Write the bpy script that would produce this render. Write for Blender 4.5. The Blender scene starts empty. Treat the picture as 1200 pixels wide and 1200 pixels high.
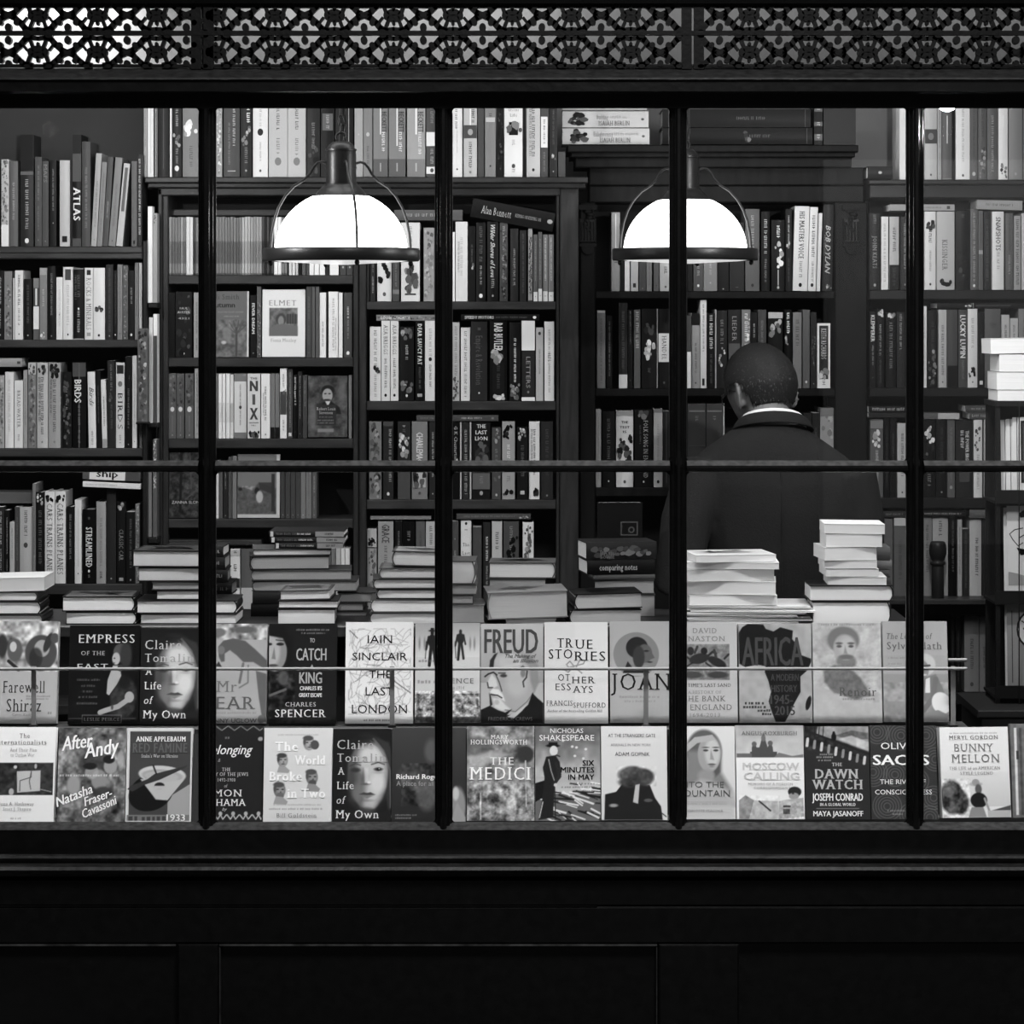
import bpy, math, random
import numpy as np
from mathutils import Vector, Matrix, Euler

# ------------------------------------------------------------------ camera, world, lights, exposure
C = bpy.context.scene.collection
sc = bpy.context.scene
F, HY, EZ, CAMD = 3300.0, 360.0, 1.75, 6.8          # focal length in px, eye level row, eye height, camera to glass
cam = bpy.data.objects.new('camera', bpy.data.cameras.new('camera')); C.objects.link(cam)
cam.location = (0, -CAMD, EZ); cam.rotation_euler = (math.pi/2, 0, 0)
cam.data.sensor_width = 36; cam.data.lens = 36*F/1200; cam.data.shift_y = -(600-HY)/1200
cam.data.clip_start = .1; cam.data.clip_end = 60
sc.camera = cam
sc.view_settings.view_transform = 'Standard'; sc.view_settings.look = 'None'
sc.view_settings.gamma = 1; sc.view_settings.use_curve_mapping = False
sc.view_settings.exposure = 0.0
w = bpy.data.worlds.new('dusk'); sc.world = w; w.use_nodes = True
bg = w.node_tree.nodes['Background']; bg.inputs[0].default_value = (.5, .5, .5, 1); bg.inputs[1].default_value = .035

def area(name, loc, size, power, target, spread=180):
    l = bpy.data.lights.new(name, 'AREA'); l.shape = 'RECTANGLE'; l.size, l.size_y = size; l.energy = power
    l.spread = math.radians(spread)
    o = bpy.data.objects.new(name, l); C.objects.link(o); o.location = loc
    o.rotation_euler = (Vector(target)-Vector(loc)).to_track_quat('-Z', 'Y').to_euler()
    return o
area('display_lights', (0, .035, 2.215), (3.3, .05), 25, (0, .085, .55), 38)
area('shop_ceiling_lights', (-.2, .42, 2.64), (3.0, .22), 17, (-.2, 1.1, 1.1))
for _x in (-1.13, 1.06):                     # small bright bulbs at the window head
    _l = bpy.data.lights.new('window_bulb', 'POINT'); _l.energy = 36; _l.shadow_soft_size = .02
    _o = bpy.data.objects.new('window_bulb', _l); C.objects.link(_o); _o.location = (_x, .085, 2.185)
area('street_lamp_glow', (.6, -3.6, 4.6), (1.2, 1.2), 165, (0, 0, 1.2))
area('vent_light', (-1.12, .10, 2.52), (.30, .1), 1.1, (-1.12, .2, 2.38))
area('vent_glow', (-.30, .10, 2.545), (.8, .08), .75, (-.3, .2, 2.38))
area('vent_glow', (.75, .10, 2.545), (1.3, .08), .42, (.75, .2, 2.38))
area('wall_reflector_light', (4.2, -12.2, 4.2), (1.5, 1), 90, (4.2, -14, 1.4))  # added lamp that only lights the unseen reflector across the street
LAMP_E = 7.5

def X(px, d): return (px-600)/F*d
def Z(py, d): return EZ-(py-HY)/F*d
def Y(d): return d-CAMD

# ------------------------------------------------------------------ materials
def lin(s):
    s = np.asarray(s, float)
    return np.where(s <= .04045, s/12.92, ((s+.055)/1.055)**2.4)
TONE = [.02, .075, .16, .27, .36, .47, .59, .71, .84, .93]       # printed tone 0..9, sRGB
MATS = {}
def mat(name, v, rough=.5, spec=.5, coat=0, bump=0, scale=40, var=0, aniso=None):
    if name in MATS: return MATS[name]
    m = bpy.data.materials.new(name); m.use_nodes = True; nt = m.node_tree; b = nt.nodes['Principled BSDF']
    b.inputs['Base Color'].default_value = (v, v, v, 1); b.inputs['Roughness'].default_value = rough
    b.inputs['Specular IOR Level'].default_value = spec; b.inputs['Coat Weight'].default_value = coat
    b.inputs['Coat Roughness'].default_value = .12
    if bump or var:
        tc = nt.nodes.new('ShaderNodeTexCoord'); mp = nt.nodes.new('ShaderNodeMapping'); n = nt.nodes.new('ShaderNodeTexNoise')
        n.inputs['Scale'].default_value = scale; n.inputs['Detail'].default_value = 6
        if aniso: mp.inputs['Scale'].default_value = aniso
        nt.links.new(tc.outputs['Object'], mp.inputs[0]); nt.links.new(mp.outputs[0], n.inputs['Vector'])
        if bump:
            bp = nt.nodes.new('ShaderNodeBump'); bp.inputs['Strength'].default_value = bump; bp.inputs['Distance'].default_value = .003
            nt.links.new(n.outputs['Fac'], bp.inputs['Height']); nt.links.new(bp.outputs[0], b.inputs['Normal'])
        if var:
            r = nt.nodes.new('ShaderNodeMapRange'); r.inputs[1].default_value = .3; r.inputs[2].default_value = .7
            r.inputs[3].default_value = v*(1-var); r.inputs[4].default_value = v*(1+var)
            nt.links.new(n.outputs['Fac'], r.inputs[0]); nt.links.new(r.outputs[0], b.inputs['Base Color'])
    MATS[name] = m
    return m
def tone(t):
    """ink or paper of sRGB tone t (0..1) or of the class 0..9"""
    s = TONE[t] if isinstance(t, int) else t
    q = round(float(s)*40)/40
    return mat('ink_%02d' % round(q*40), float(lin(max(q, .02)))*.9, .45, .12)
PRINT = mat('printed_paper', .5, .45, .15)
_a = PRINT.node_tree.nodes.new('ShaderNodeAttribute'); _a.attribute_name = 'ink'
PRINT.node_tree.links.new(_a.outputs['Color'], PRINT.node_tree.nodes['Principled BSDF'].inputs['Base Color'])
PAPER = mat('page_edges', .72, .9, .1, var=.10, scale=30, aniso=(.3, .3, 60))
PAPER_D = mat('page_edges_aged', .40, .9, .1, var=.10, scale=30, aniso=(.3, .3, 60))
PAPER_W = mat('page_edges_white', .8, .9, .1, var=.04, scale=30, aniso=(.3, .3, 60))
PAPER_V = mat('page_block_upright', .55, .9, .1, var=.10, scale=30, aniso=(60, .3, .3))
WOOD = mat('dark_shelf_wood', .030, .42, .18, bump=.15, scale=9, var=.35, aniso=(1, 6, 6))
WOODV = mat('dark_upright_wood', .024, .42, .18, bump=.15, scale=9, var=.35, aniso=(9, 9, 1))
WOODD = mat('black_shelf_wood', .012, .4, .15, bump=.1, scale=9, var=.3)
BACKP = mat('bookcase_back_board', .014, .8, .2)
BACKG = mat('grey_back_board', .035, .7, .2, var=.1, scale=4)
PAINT = mat('black_gloss_paint', .005, .26, .35, bump=.35, scale=35, var=.3)
PAINT_L = mat('worn_lit_black_paint', .026, .5, .4, bump=.6, scale=45, var=.5)
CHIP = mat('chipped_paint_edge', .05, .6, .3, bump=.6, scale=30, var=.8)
PUTTY_LIT = mat('putty_lit_edge', .085, .6, .3, bump=.6, scale=60, var=.5)  # light on upward-facing putty and bar edges is put into the tone
IRON = mat('black_cast_iron', .005, .5, .12, bump=.3, scale=90)
ENAMEL = mat('black_enamel', .008, .38, .3)
BRASS = mat('brushed_rail_metal', .16, .6, .2)

# ------------------------------------------------------------------ mesh building
class MB:
    def __init__(s): s.v, s.f, s.m, s.mats, s.sm = [], [], [], [], []
    def mi(s, m):
        if m not in s.mats: s.mats.append(m)
        return s.mats.index(m)
    def add(s, vs, fs, m, smooth=False):
        b = len(s.v); k = s.mi(m); s.v.extend(tuple(map(float, p)) for p in vs)
        for f in fs: s.f.append([b+i for i in f]); s.m.append(k); s.sm.append(smooth)
    def box(s, x0, x1, y0, y1, z0, z1, m):
        s.add([(x0,y0,z0),(x1,y0,z0),(x1,y1,z0),(x0,y1,z0),(x0,y0,z1),(x1,y0,z1),(x1,y1,z1),(x0,y1,z1)],
              [(0,3,2,1),(4,5,6,7),(0,1,5,4),(1,2,6,5),(2,3,7,6),(3,0,4,7)], m)
    def bbox(s, x0, x1, y0, y1, z0, z1, m, c=.003):
        """box with chamfered front edges (towards the viewer)"""
        s.add([(x0,y0+c,z0),(x1,y0+c,z0),(x1,y1,z0),(x0,y1,z0),(x0,y0+c,z1),(x1,y0+c,z1),(x1,y1,z1),(x0,y1,z1),
               (x0+c,y0,z0+c),(x1-c,y0,z0+c),(x1-c,y0,z1-c),(x0+c,y0,z1-c)],
              [(0,3,2,1),(4,5,6,7),(1,2,6,5),(2,3,7,6),(3,0,4,7),(8,9,10,11),(0,1,9,8),(1,5,10,9),(5,4,11,10),(4,0,8,11)], m)
    def prism(s, pts, a, b, axis, m, smooth=False):
        """closed 2D outline extruded from a to b along axis (x: pts are (y,z); y: (x,z); z: (x,y))"""
        n = len(pts)
        g = {'x': lambda p, t: (t, p[0], p[1]), 'y': lambda p, t: (p[0], t, p[1]), 'z': lambda p, t: (p[0], p[1], t)}[axis]
        vs = [g(p, a) for p in pts]+[g(p, b) for p in pts]
        s.add(vs, [(i, (i+1) % n, n+(i+1) % n, n+i) for i in range(n)], m, smooth)
        s.add(vs, [tuple(range(n))[::-1], tuple(range(n, 2*n))], m)
    def tube(s, path, rad, m, seg=10, sq=1.0, cap=True):
        path = [Vector(p) for p in path]; n = len(path); vs = []
        rad = rad if isinstance(rad, (list, tuple)) else [rad]*n
        prev = None
        for i, p in enumerate(path):
            t = (path[min(i+1, n-1)]-path[max(i-1, 0)]).normalized()
            u = prev - t*prev.dot(t) if prev is not None else t.orthogonal()
            u.normalize(); prev = u; v = t.cross(u)
            for k in range(seg):
                a = 2*math.pi*k/seg; vs.append(p+(u*math.cos(a)+v*math.sin(a)*sq)*rad[i])
        fs = [(i*seg+k, i*seg+(k+1) % seg, (i+1)*seg+(k+1) % seg, (i+1)*seg+k) for i in range(n-1) for k in range(seg)]
        s.add(vs, fs, m, True)
        if cap: s.add([tuple(v) for v in vs], [tuple(range(seg))[::-1], tuple((n-1)*seg+k for k in range(seg))], m)
    def rings(s, rs, m, seg=24, cap=True, smooth=True):
        """loft of ellipses (cx,cy,z,rx,ry)"""
        vs = [(cx+rx*math.cos(2*math.pi*k/seg), cy+ry*math.sin(2*math.pi*k/seg), z) for cx, cy, z, rx, ry in rs for k in range(seg)]
        n = len(rs)
        s.add(vs, [(i*seg+k, i*seg+(k+1) % seg, (i+1)*seg+(k+1) % seg, (i+1)*seg+k) for i in range(n-1) for k in range(seg)], m, smooth)
        if cap: s.add(vs, [tuple(range(seg))[::-1], tuple((n-1)*seg+k for k in range(seg))], m)
    def ball(s, c, r, m, seg=14, n=9):
        rx, ry, rz = r if isinstance(r, (tuple, list)) else (r, r, r)
        s.rings([(c[0], c[1], c[2]-rz*math.cos(math.pi*i/n), max(rx*math.sin(math.pi*i/n), 1e-4), max(ry*math.sin(math.pi*i/n), 1e-4)) for i in range(n+1)], m, seg)
    def build(s, name, parent=None, loc=None, rot=None):
        me = bpy.data.meshes.new(name); me.from_pydata(s.v, [], s.f)
        for m in s.mats: me.materials.append(m)
        me.polygons.foreach_set('material_index', s.m); me.polygons.foreach_set('use_smooth', s.sm); me.update()
        o = bpy.data.objects.new(name, me); C.objects.link(o)
        if parent: o.parent = parent
        if loc is not None: o.location = loc
        if rot is not None: o.rotation_euler = rot
        return o
def tag(o, label=None, cat=None, group=None, kind=None):
    for k, v in (('label', label), ('category', cat), ('group', group), ('kind', kind)):
        if v: o[k] = v
    return o
def empty(name, loc=(0, 0, 0), rot=(0, 0, 0)):
    o = bpy.data.objects.new(name, None); o.empty_display_size = .02; C.objects.link(o); o.location = loc; o.rotation_euler = rot
    return o
def pbox(mb, px0, px1, py0, py1, d0, d1, m, c=0):
    """box whose front face (at distance d0) fills these photo pixels"""
    a = (X(px0, d0), X(px1, d0), Y(d0), Y(d1), Z(py1, d0), Z(py0, d0), m)
    mb.bbox(*a, c) if c else mb.box(*a)

# ------------------------------------------------------------------ lettering
GL, CAP = {}, .682
_fc = bpy.data.curves.new('letters', 'FONT'); _fc.size = 1; _fo = bpy.data.objects.new('letters', _fc)
def glyph(ch, off, res, serif):
    k = (ch, off, res, serif)
    if k in GL: return GL[k]
    _fc.offset = 0; _fc.resolution_u = 1
    def xm(t):
        _fc.body = t; m = bpy.data.meshes.new_from_object(_fo)
        r = max((v.co.x for v in m.vertices), default=0); bpy.data.meshes.remove(m); return r
    if ch == ' ': GL[k] = ([], [], .3); return GL[k]
    adv = xm(ch+ch)-xm(ch)
    _fc.offset = min(off, 0); _fc.resolution_u = res; _fc.body = ch
    m = bpy.data.meshes.new_from_object(_fo)
    vs = [(v.co.x, v.co.y, 0) for v in m.vertices]; me_ = vs; fs = [tuple(p.vertices) for p in m.polygons]
    if off > 0:                              # bolder: repeat the letter a little to each side
        n0 = len(vs); vs = [(x+q*off*1.3, y, q+1) for q in (-1, 0, 1) for x, y, _l in vs]; f0 = fs; fs = [tuple(i+n0*q for i in f) for q in range(3) for f in f0]
    if serif:
        cnt = {}
        for p in m.polygons:
            for a, b in p.edge_keys: cnt[(a, b)] = cnt.get((a, b), 0)+1
        tops = [0, CAP, .449] if ch.islower() else [0, CAP]
        if ch in 'bdhkl': tops.append(max(v[1] for v in vs))
        bars = []
        for (a, b), n in cnt.items():
            p, q = me_[a], me_[b]
            if n == 1 and abs(p[1]-q[1]) < .006 and .03 < abs(p[0]-q[0]) < .17:
                for t in tops:
                    if abs(p[1]-t) < .03+abs(off): bars.append((min(p[0], q[0]), max(p[0], q[0]), p[1], t == 0 or p[1] < .1))
        vs = vs+[(x+.035, y, l+3) for x, y, l in vs]; n0 = len(vs)//2; fs = fs+[tuple(i+n0 for i in f) for f in fs]
        for x0, x1, y, lo in bars:
            b = len(vs); y0, y1 = (y, y+.04) if lo else (y-.04, y)
            e = .07 if ch.isupper() or lo else .03
            x1_ = x1+.035+e*(1 if ch.isupper() or lo else 0); q_ = 6+b % 3; vs += [(x0-e, y0, q_), (x1_, y0, q_), (x1_, y1, q_), (x0-e, y1, q_)]; fs.append((b, b+1, b+2, b+3))
        adv += .09
    bpy.data.meshes.remove(m)
    GL[k] = (vs, fs, adv)
    return GL[k]
STY = {'s': (0, 0, 0), 'b': (.018, 0, 0), 'c': (.022, 0, 0), 'B': (.045, 0, 0), 'r': (-.012, 0, 1), 'R': (.012, 0, 1), 'i': (-.012, .22, 1), 'k': (.006, .35, 0), 'K': (.016, .3, 0), 't': (-.018, 0, 1)}
def layout(txt, style, res=2):
    """outline of a word run: unit cap height, natural width"""
    off, sh, se = STY[style]; x = 0; V, Fs = [], []
    for n_, ch in enumerate(txt):
        vs, fs, adv = glyph(ch, off, res, se); b = len(V)
        V += [((x+a+sh*c)/CAP, c/CAP, l+.5*(n_ % 2)) for a, c, l in vs]; Fs += [tuple(b+i for i in f) for f in fs]; x += adv
    xs = [p[0] for p in V] or [0, 1]
    x0, x1 = min(xs), max(xs)
    return [(a-x0, c, l) for a, c, l in V], Fs, x1-x0
def wall(name, px0, px1, pz0, pz1, y0, y1, m):
    mb = MB(); mb.box(px0, px1, y0, y1, pz0, pz1, m); return tag(mb.build(name), kind='structure')
ORD = 'zeroth first second third fourth fifth sixth seventh eighth ninth tenth eleventh twelfth thirteenth fourteenth fifteenth sixteenth seventeenth eighteenth nineteenth'.split()
TENS = {2: 'twent', 3: 'thirt', 4: 'fort', 5: 'fift'}
def ordinal(n):
    if n < 20: return ORD[n]
    t = TENS[n//10]
    return t+'ieth' if n % 10 == 0 else t+'y-'+ORD[n % 10]

# ------------------------------------------------------------------ room and shopfront
XL, XR, YB, ZC = -1.75, 1.75, 1.72, 2.70
FLOORM = mat('shop_floor_boards', .05, .5, .3, var=.3, scale=5, aniso=(1, 8, 1))
CEILM = mat('ceiling_plaster', .5, .9, .1); WALLM = mat('shop_wall_paint', .16, .8, .2, var=.08, scale=5)
wall('floor', XL, XR, -.02, 0, .0, YB, FLOORM)
wall('ceiling', XL, XR, ZC, ZC+.03, 0, YB, CEILM)
wall('wall_back', XL, XR, 0, ZC, YB, YB+.05, WALLM)
wall('wall_left', XL-.05, XL, 0, ZC, .02, YB, WALLM)
wall('wall_right', XR, XR+.05, 0, ZC, .02, YB, WALLM)
mb = MB(); mb.box(-4, 4, -9, -.12, -.06, -.005, mat('pavement_stone', .06, .8, .3, var=.3, scale=8, bump=.3)); tag(mb.build('pavement'), kind='structure')

MULL = [-31, 243, 520, 794.5, 1072, 1346]
GD = 6.8                                    # glass distance
zs, zh, zb = Z(966, GD), Z(126, GD), Z(547, GD)
# stall riser below the window: rails, recessed panels with worn edges
def panel_wall():
    mb = MB(); d = 6.74
    pbox(mb, -120, 1320, 972, 1003, 6.765, 6.86, PAINT)                                   # flat sill face
    pbox(mb, -120, 1320, 1027, 1230, 6.77, 6.86, PAINT)                                   # ground of the panels
    def rail(a, b, t, u): pbox(mb, a, b, t, u, d, 6.772, PAINT, .004)
    rail(-120, 1320, 1030, 1062); rail(-120, 1320, 1062.6, 1106)
    rail(208, 256, 1106.5, 1230); rail(772, 866, 1106.5, 1230); rail(-120, -80, 1106.5, 1230)
    tag(mb.build('wall_front'), kind='structure')
    mb = MB()
    for a, b in ((-118, 206), (257, 770)):
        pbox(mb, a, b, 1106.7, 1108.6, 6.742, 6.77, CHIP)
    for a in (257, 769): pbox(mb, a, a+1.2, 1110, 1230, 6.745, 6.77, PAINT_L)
    pbox(mb, -118, 700, 1061.2, 1062.5, 6.739, 6.77, PAINT)
    tag(mb.build('trim_5'), kind='structure')
panel_wall()
def profile_trim(name, pts, m, a=-130, b=1330):
    """moulding: outline in (photo row, distance)"""
    mb = MB(); mb.prism([(Y(d), Z(p, d)) for p, d in pts], X(a, 6.75), X(b, 6.75), 'x', m); return tag(mb.build(name), kind='structure')
profile_trim('trim_1', [(1001, 6.80), (1001, 6.735), (1003, 6.722), (1006, 6.720), (1009, 6.728), (1011, 6.735), (1013, 6.728), (1016, 6.705), (1020, 6.70), (1024, 6.712), (1027, 6.73), (1029, 6.80)], PAINT_L)
profile_trim('trim_2', [(963, 6.802), (972, 6.762), (973, 6.762), (973, 6.86), (963, 6.86)], PUTTY_LIT)
profile_trim('trim_3', [(78, 6.80), (91, 6.69), (93, 6.69), (93, 6.80)], PAINT_L)  # street light on the ledge top is put into the paler paint
profile_trim('trim_4', [(93.5, 6.80), (93.5, 6.70), (107, 6.70), (109, 6.72), (110, 6.75), (127, 6.76), (127, 6.84), (93.5, 6.84)], PAINT)
profile_trim('trim_6', [(-60, 6.86), (-60, 6.74), (-2, 6.74), (4, 6.75), (9, 6.765), (9, 6.86)], PAINT)
# window: mullions, glazing bars, panes
win = tag(empty('window_1', (0, 0, zs)), kind='structure')
win.location = (0, 0, 0)
def mullion(px):
    w = .5*20/F*GD; c = X(px, GD); mb = MB()
    mb.prism([(c-w, .012), (c-w, -.004), (c-w*.78, -.010), (c-w*.74, -.018), (c-w*.45, -.022), (c-w*.36, -.034), (c-w*.15, -.040), (c+w*.15, -.040),
              (c+w*.36, -.034), (c+w*.45, -.022), (c+w*.74, -.018), (c+w*.78, -.010), (c+w, -.004), (c+w, .012)], zs-.004, zh+.004, 'z', PAINT)
    # inner bar behind the glass
    mb.box(c-w*.7, c+w*.7, .0125, .035, zs, zh, PAINT)
    mb.build('mullion', win)
for p in MULL: mullion(p)
GLASS = bpy.data.materials.new('window_glass'); GLASS.use_nodes = True
nt = GLASS.node_tree; nt.nodes.clear()
go = nt.nodes.new('ShaderNodeOutputMaterial'); gt = nt.nodes.new('ShaderNodeBsdfTransparent'); gg = nt.nodes.new('ShaderNodeBsdfGlossy'); gm = nt.nodes.new('ShaderNodeMixShader'); fr = nt.nodes.new('ShaderNodeFresnel')
fr.inputs[0].default_value = 1.45; gg.inputs['Roughness'].default_value = .01; gt.inputs[0].default_value = (.97, .97, .97, 1)
nt.links.new(fr.outputs[0], gm.inputs[0]); nt.links.new(gt.outputs[0], gm.inputs[1]); nt.links.new(gg.outputs[0], gm.inputs[2]); nt.links.new(gm.outputs[0], go.inputs[0])
random.seed(5)
for i in range(5):
    a, b = X(MULL[i]+9.5, GD), X(MULL[i+1]-9.5, GD)
    # glazing bar: black paint, its lit top slope painted in as a paler strip
    mb = MB(); zc = zb
    mb.prism([(.012, zc+.013), (-.004, zc+.013), (-.020, zc+.003), (-.0262, zc-.001), (-.0255, zc-.008), (-.020, zc-.011), (-.004, zc-.013), (.012, zc-.013)], a+.0005, b-.0005, 'x', PAINT)
    mb.box(a, b, .0125, .034, zc-.008, zc+.008, PAINT)
    mb.prism([(-.0045, zc+.0135), (-.0205, zc+.0035), (-.0205, zc+.0045), (-.0045, zc+.0155)], a+.001, b-.001, 'x', PUTTY_LIT)
    mb.build('glazing_bar', win)
    # worn paint line round each pane, rounded at the lower corners
    for z0, z1 in ((zs+.003, zc-.013), (zc+.013, zh)):
        mb = MB(); mb.box(a+.0003, b-.0003, .001, .0045, z0, z1, GLASS)
        o = mb.build('pane', win)
        mb = MB(); r = .014; w_ = .0022
        for sx, xx in ((1, a), (-1, b)):
            for sz, zz in ((1, z0), (-1, z1)):
                arc = [(xx+sx*(r-r*math.sin(t)), zz+sz*(r-r*math.cos(t))) for t in [k*math.pi/12 for k in range(7)]]
                mb.prism([(xx, zz)]+arc, -.001, .0005, 'y', PAINT)
            lo, hi = min(z0, z1)+r, max(z0, z1)-r
            mb.box(*sorted((xx, xx+sx*w_)), -.0015, .0005, lo, hi, PAINT_L)
        mb.build('putty', win)
# ventilation grille: three cast iron panels in front of a lit void
def grille(a, b, label):
    d0, d1 = 6.765, 6.785; mb = MB(); a += .7; b -= .7
    def bar(pts, wpx=4.2, dd=0):
        for (p, q) in zip(pts, pts[1:]):
            p, q = Vector(p), Vector(q); t = (q-p).normalized(); n = Vector((-t.y, t.x))*wpx/2; e = t*wpx*.25
            quad = [p-e+n, p-e-n, q+e-n, q+e+n]
            mb.prism([(X(v.x, d0), Z(v.y, d0)) for v in quad], Y(d0)+dd, Y(d1), 'y', IRON)
    def disc(x, y, r, ry=None, dd=0):
        ry = ry or r
        mb.prism([(X(x+r*math.cos(k*math.pi/6), d0), Z(y+ry*math.sin(k*math.pi/6), d0)) for k in range(12)], Y(d0)+dd-.002, Y(d1), 'y', IRON)
    bar([(a, 38.6), (b, 38.6)], 5.2, -.003); bar([(a, 6), (b, 6)], 6); bar([(a, 76.8), (b, 76.8)], 3.4)
    for e in (a+6, b-6): bar([(e, 4), (e, 78)], 11.6, -.002)
    P = 69.5; k0 = math.floor((a-79)/P)-1
    def clip(x): return a+5 < x < b-5
    for k in range(k0, k0+18):
        cx = 79+k*P
        if not (clip(cx) or clip(cx+P/2)): continue
        for s, ym in ((1, 61.5), (-1, 17.5)):
            yy = lambda v: ym+s*v
            if clip(cx):
                for q in (-1, 1):
                    A = [(cx, yy(0)), (cx+q*7, yy(-3)), (cx+q*14, yy(-9)), (cx+q*19, yy(-15)), (cx+q*26, yy(-19))]
                    B = [(cx, yy(0)), (cx+q*7, yy(3)), (cx+q*13, yy(9)), (cx+q*19, yy(14)), (cx+q*27, yy(15))]
                    bar([p for p in A if clip(p[0])], 7); bar([p for p in B if clip(p[0])], 6.6)
                    if clip(cx+q*9): disc(cx+q*9.5, yy(-9), 3.4); disc(cx+q*8.5, yy(9.5), 3.2); disc(cx+q*22, yy(-20), 4.4, 3); disc(cx+q*22, yy(16), 4, 2.4)
                disc(cx, yy(-14.5), 4, 5); disc(cx, yy(0), 4.2, 3.4); disc(cx, yy(12.8), 3.6, 4)
            hx = cx+P/2
            if clip(hx):
                disc(hx, yy(-4), 7.5, 4.4); disc(hx, yy(3.2), 8.2, 4); disc(hx-8.5, yy(-.5), 3.6, 5.4); disc(hx+8.5, yy(-.5), 3.6, 5.4); bar([(hx-17, yy(-8)), (hx-13, yy(-3))], 3); bar([(hx+17, yy(-8)), (hx+13, yy(-3))], 3); disc(hx, yy(8), 2, 4)
                bar([(hx-13, yy(-18)), (hx, yy(-16.5)), (hx+13, yy(-18))], 5); disc(hx, yy(-9.5), 2, 3)
                for q in (-1, 1): bar([(hx+q*9, yy(3)), (hx+q*13, yy(14))], 4.6); bar([(hx+q*6, yy(-6)), (hx+q*9.5, yy(-15))], 4.2)
    tag(mb.build('ventilation_grille'), label, 'grille', 'cast iron grilles over the window')
grille(-60, 236.5, 'black iron lattice grille with bright white light behind, left end above the window')
grille(237.5, 811.5, 'long black cast iron lattice grille above the two hanging lamps, middle of three')
grille(812.5, 1260, 'black cast iron lattice grille with dim grey light behind, right end above the window')
mb = MB(); VB = mat('vent_back_board', .75, .9, .1); BLK = mat('vent_side_board', .3, .9, .1)
pbox(mb, -140, 1330, -10, 92, 7.02, 7.05, VB); x0, x1 = X(-140, 6.8), X(1330, 6.8)
mb.box(x0, x1, .04, .22, 2.555, 2.575, BLK); mb.box(x0, x1, .04, .22, 2.295, 2.31, BLK)
pbox(mb, 233, 240, -10, 92, 6.81, 7.02, VB)
tag(mb.build('trim_7'), kind='structure')

# unseen pale reflector added across the street to veil the right-hand panes
mb = MB(); mb.box(2.3, 12, -14.3, -14, 0, 2.84, mat('pale_reflector', .6, .9, .1)); tag(mb.build('wall_reflector'), kind='structure')
# ------------------------------------------------------------------ bookcases
def shelf_parts(root, rows, px0, px1, d0, d1, m=None, lip=0):
    for t, b in rows:
        mb = MB(); pbox(mb, px0, px1, t, b, d0, d1, m or WOOD, .0025)
        if lip: pbox(mb, px0, px1, b-.1, b+lip, d0+.004, d0+.03, m or WOOD)
        mb.build('shelf', root)
def upright(root, name, px0, px1, py0, d0, d1, m=None, zfloor=0):
    mb = MB(); mb.bbox(X(px0, d0), X(px1, d0), Y(d0), Y(d1), zfloor, Z(py0, d0), m or WOODV, .003)
    return mb.build(name, root)
def back(root, px0, px1, py0, d, m, py1=None):
    mb = MB(); mb.box(X(px0, d), X(px1, d), Y(d), Y(d)+.01, 0 if py1 is None else Z(py1, d), Z(py0, d), m); return mb.build('back_panel', root)
def slab(root, name, px0, px1, py0, py1, d0, d1, m=None, c=.003):
    mb = MB(); pbox(mb, px0, px1, py0, py1, d0, d1, m or WOOD, c); return mb.build(name, root)
WOODC = mat('carved_dark_wood', .008, .55, .08, bump=.15, scale=9, var=.35, aniso=(6, 6, 1))
dA, dB, dD, dE = 8.05, 8.15, 8.25, 8.2
R = tag(empty('bookcase', (X(60, dA), Y(dA), 0)), 'dark wooden bookcase at the left with the ATLAS and BIRDS books', 'bookcase')
def kids(root):                             # parts are built in world space: keep them there
    inv = Matrix.Translation(root.location).inverted()
    for o in root.children: o.matrix_parent_inverse = inv
shelf_parts(R, [(289, 296.5), (398.3, 407.5), (525.5, 535.5), (684.5, 697), (826, 838)], -160, 166.5, dA, dA+.21)
slab(R, 'shelf_moulding', -160, 166.5, 296.7, 303.5, dA-.008, dA+.03)
slab(R, 'ledge', 159, 173, 494.8, 497, dA-.055, dA-.001, WOODD)
upright(R, 'side_panel', 167, 172, 282, dA, dA+.21, WOODD)
back(R, -165, 172, 100, dA+.211, BACKG, 296); back(R, -165, 172, 297, dA+.211, BACKP); kids(R)

R = tag(empty('bookcase', (X(430, dB), Y(dB), 0)), 'wide dark wooden bookcase with two bays behind the left hanging lamp', 'bookcase')
slab(R, 'cornice', 169.5, 689, 207.5, 214, dB-.06, dB+.22); slab(R, 'cornice', 173, 686, 214.3, 220, dB-.03, dB+.22)
slab(R, 'frieze', 185, 676, 220.2, 229, dB-.006, dB+.2)
slab(R, 'valance', 197.5, 349, 245, 253, dB+.075, dB+.09); 
upright(R, 'side_panel', 185, 190, 220.5, dB-.006, dB+.22, WOODV); upright(R, 'side_panel', 190.5, 197, 229.2, dB, dB+.22, WOODV)
upright(R, 'divider', 414, 420.5, 229.2, dB, dB+.2, WOODV); upright(R, 'divider', 421, 429, 229.2, dB-.008, dB+.2, WOODV)
upright(R, 'side_panel', 652, 656, 229.2, dB-.004, dB+.2, WOODV); upright(R, 'side_panel', 656.3, 678, 220.5, dB-.012, dB+.2, WOODV)
shelf_parts(R, [(322.5, 333), (419.5, 430), (514.3, 525.5), (608.3, 619), (727, 740)], 197.3, 413.7, dB, dB+.2)
shelf_parts(R, [(353.5, 363), (470.3, 481), (585.8, 597), (727, 740)], 429.3, 651.7, dB, dB+.2)
slab(R, 'book_ledge', 197.5, 306, 633, 639.5, dB+.004, dB+.19)
shelf_parts(R, [(355, 361), (496, 501), (630.5, 637)], 173.3, 184.7, dA+.012, dB+.2, WOODD)
back(R, 172, 678, 222, dB+.201, BACKP); kids(R)

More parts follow.
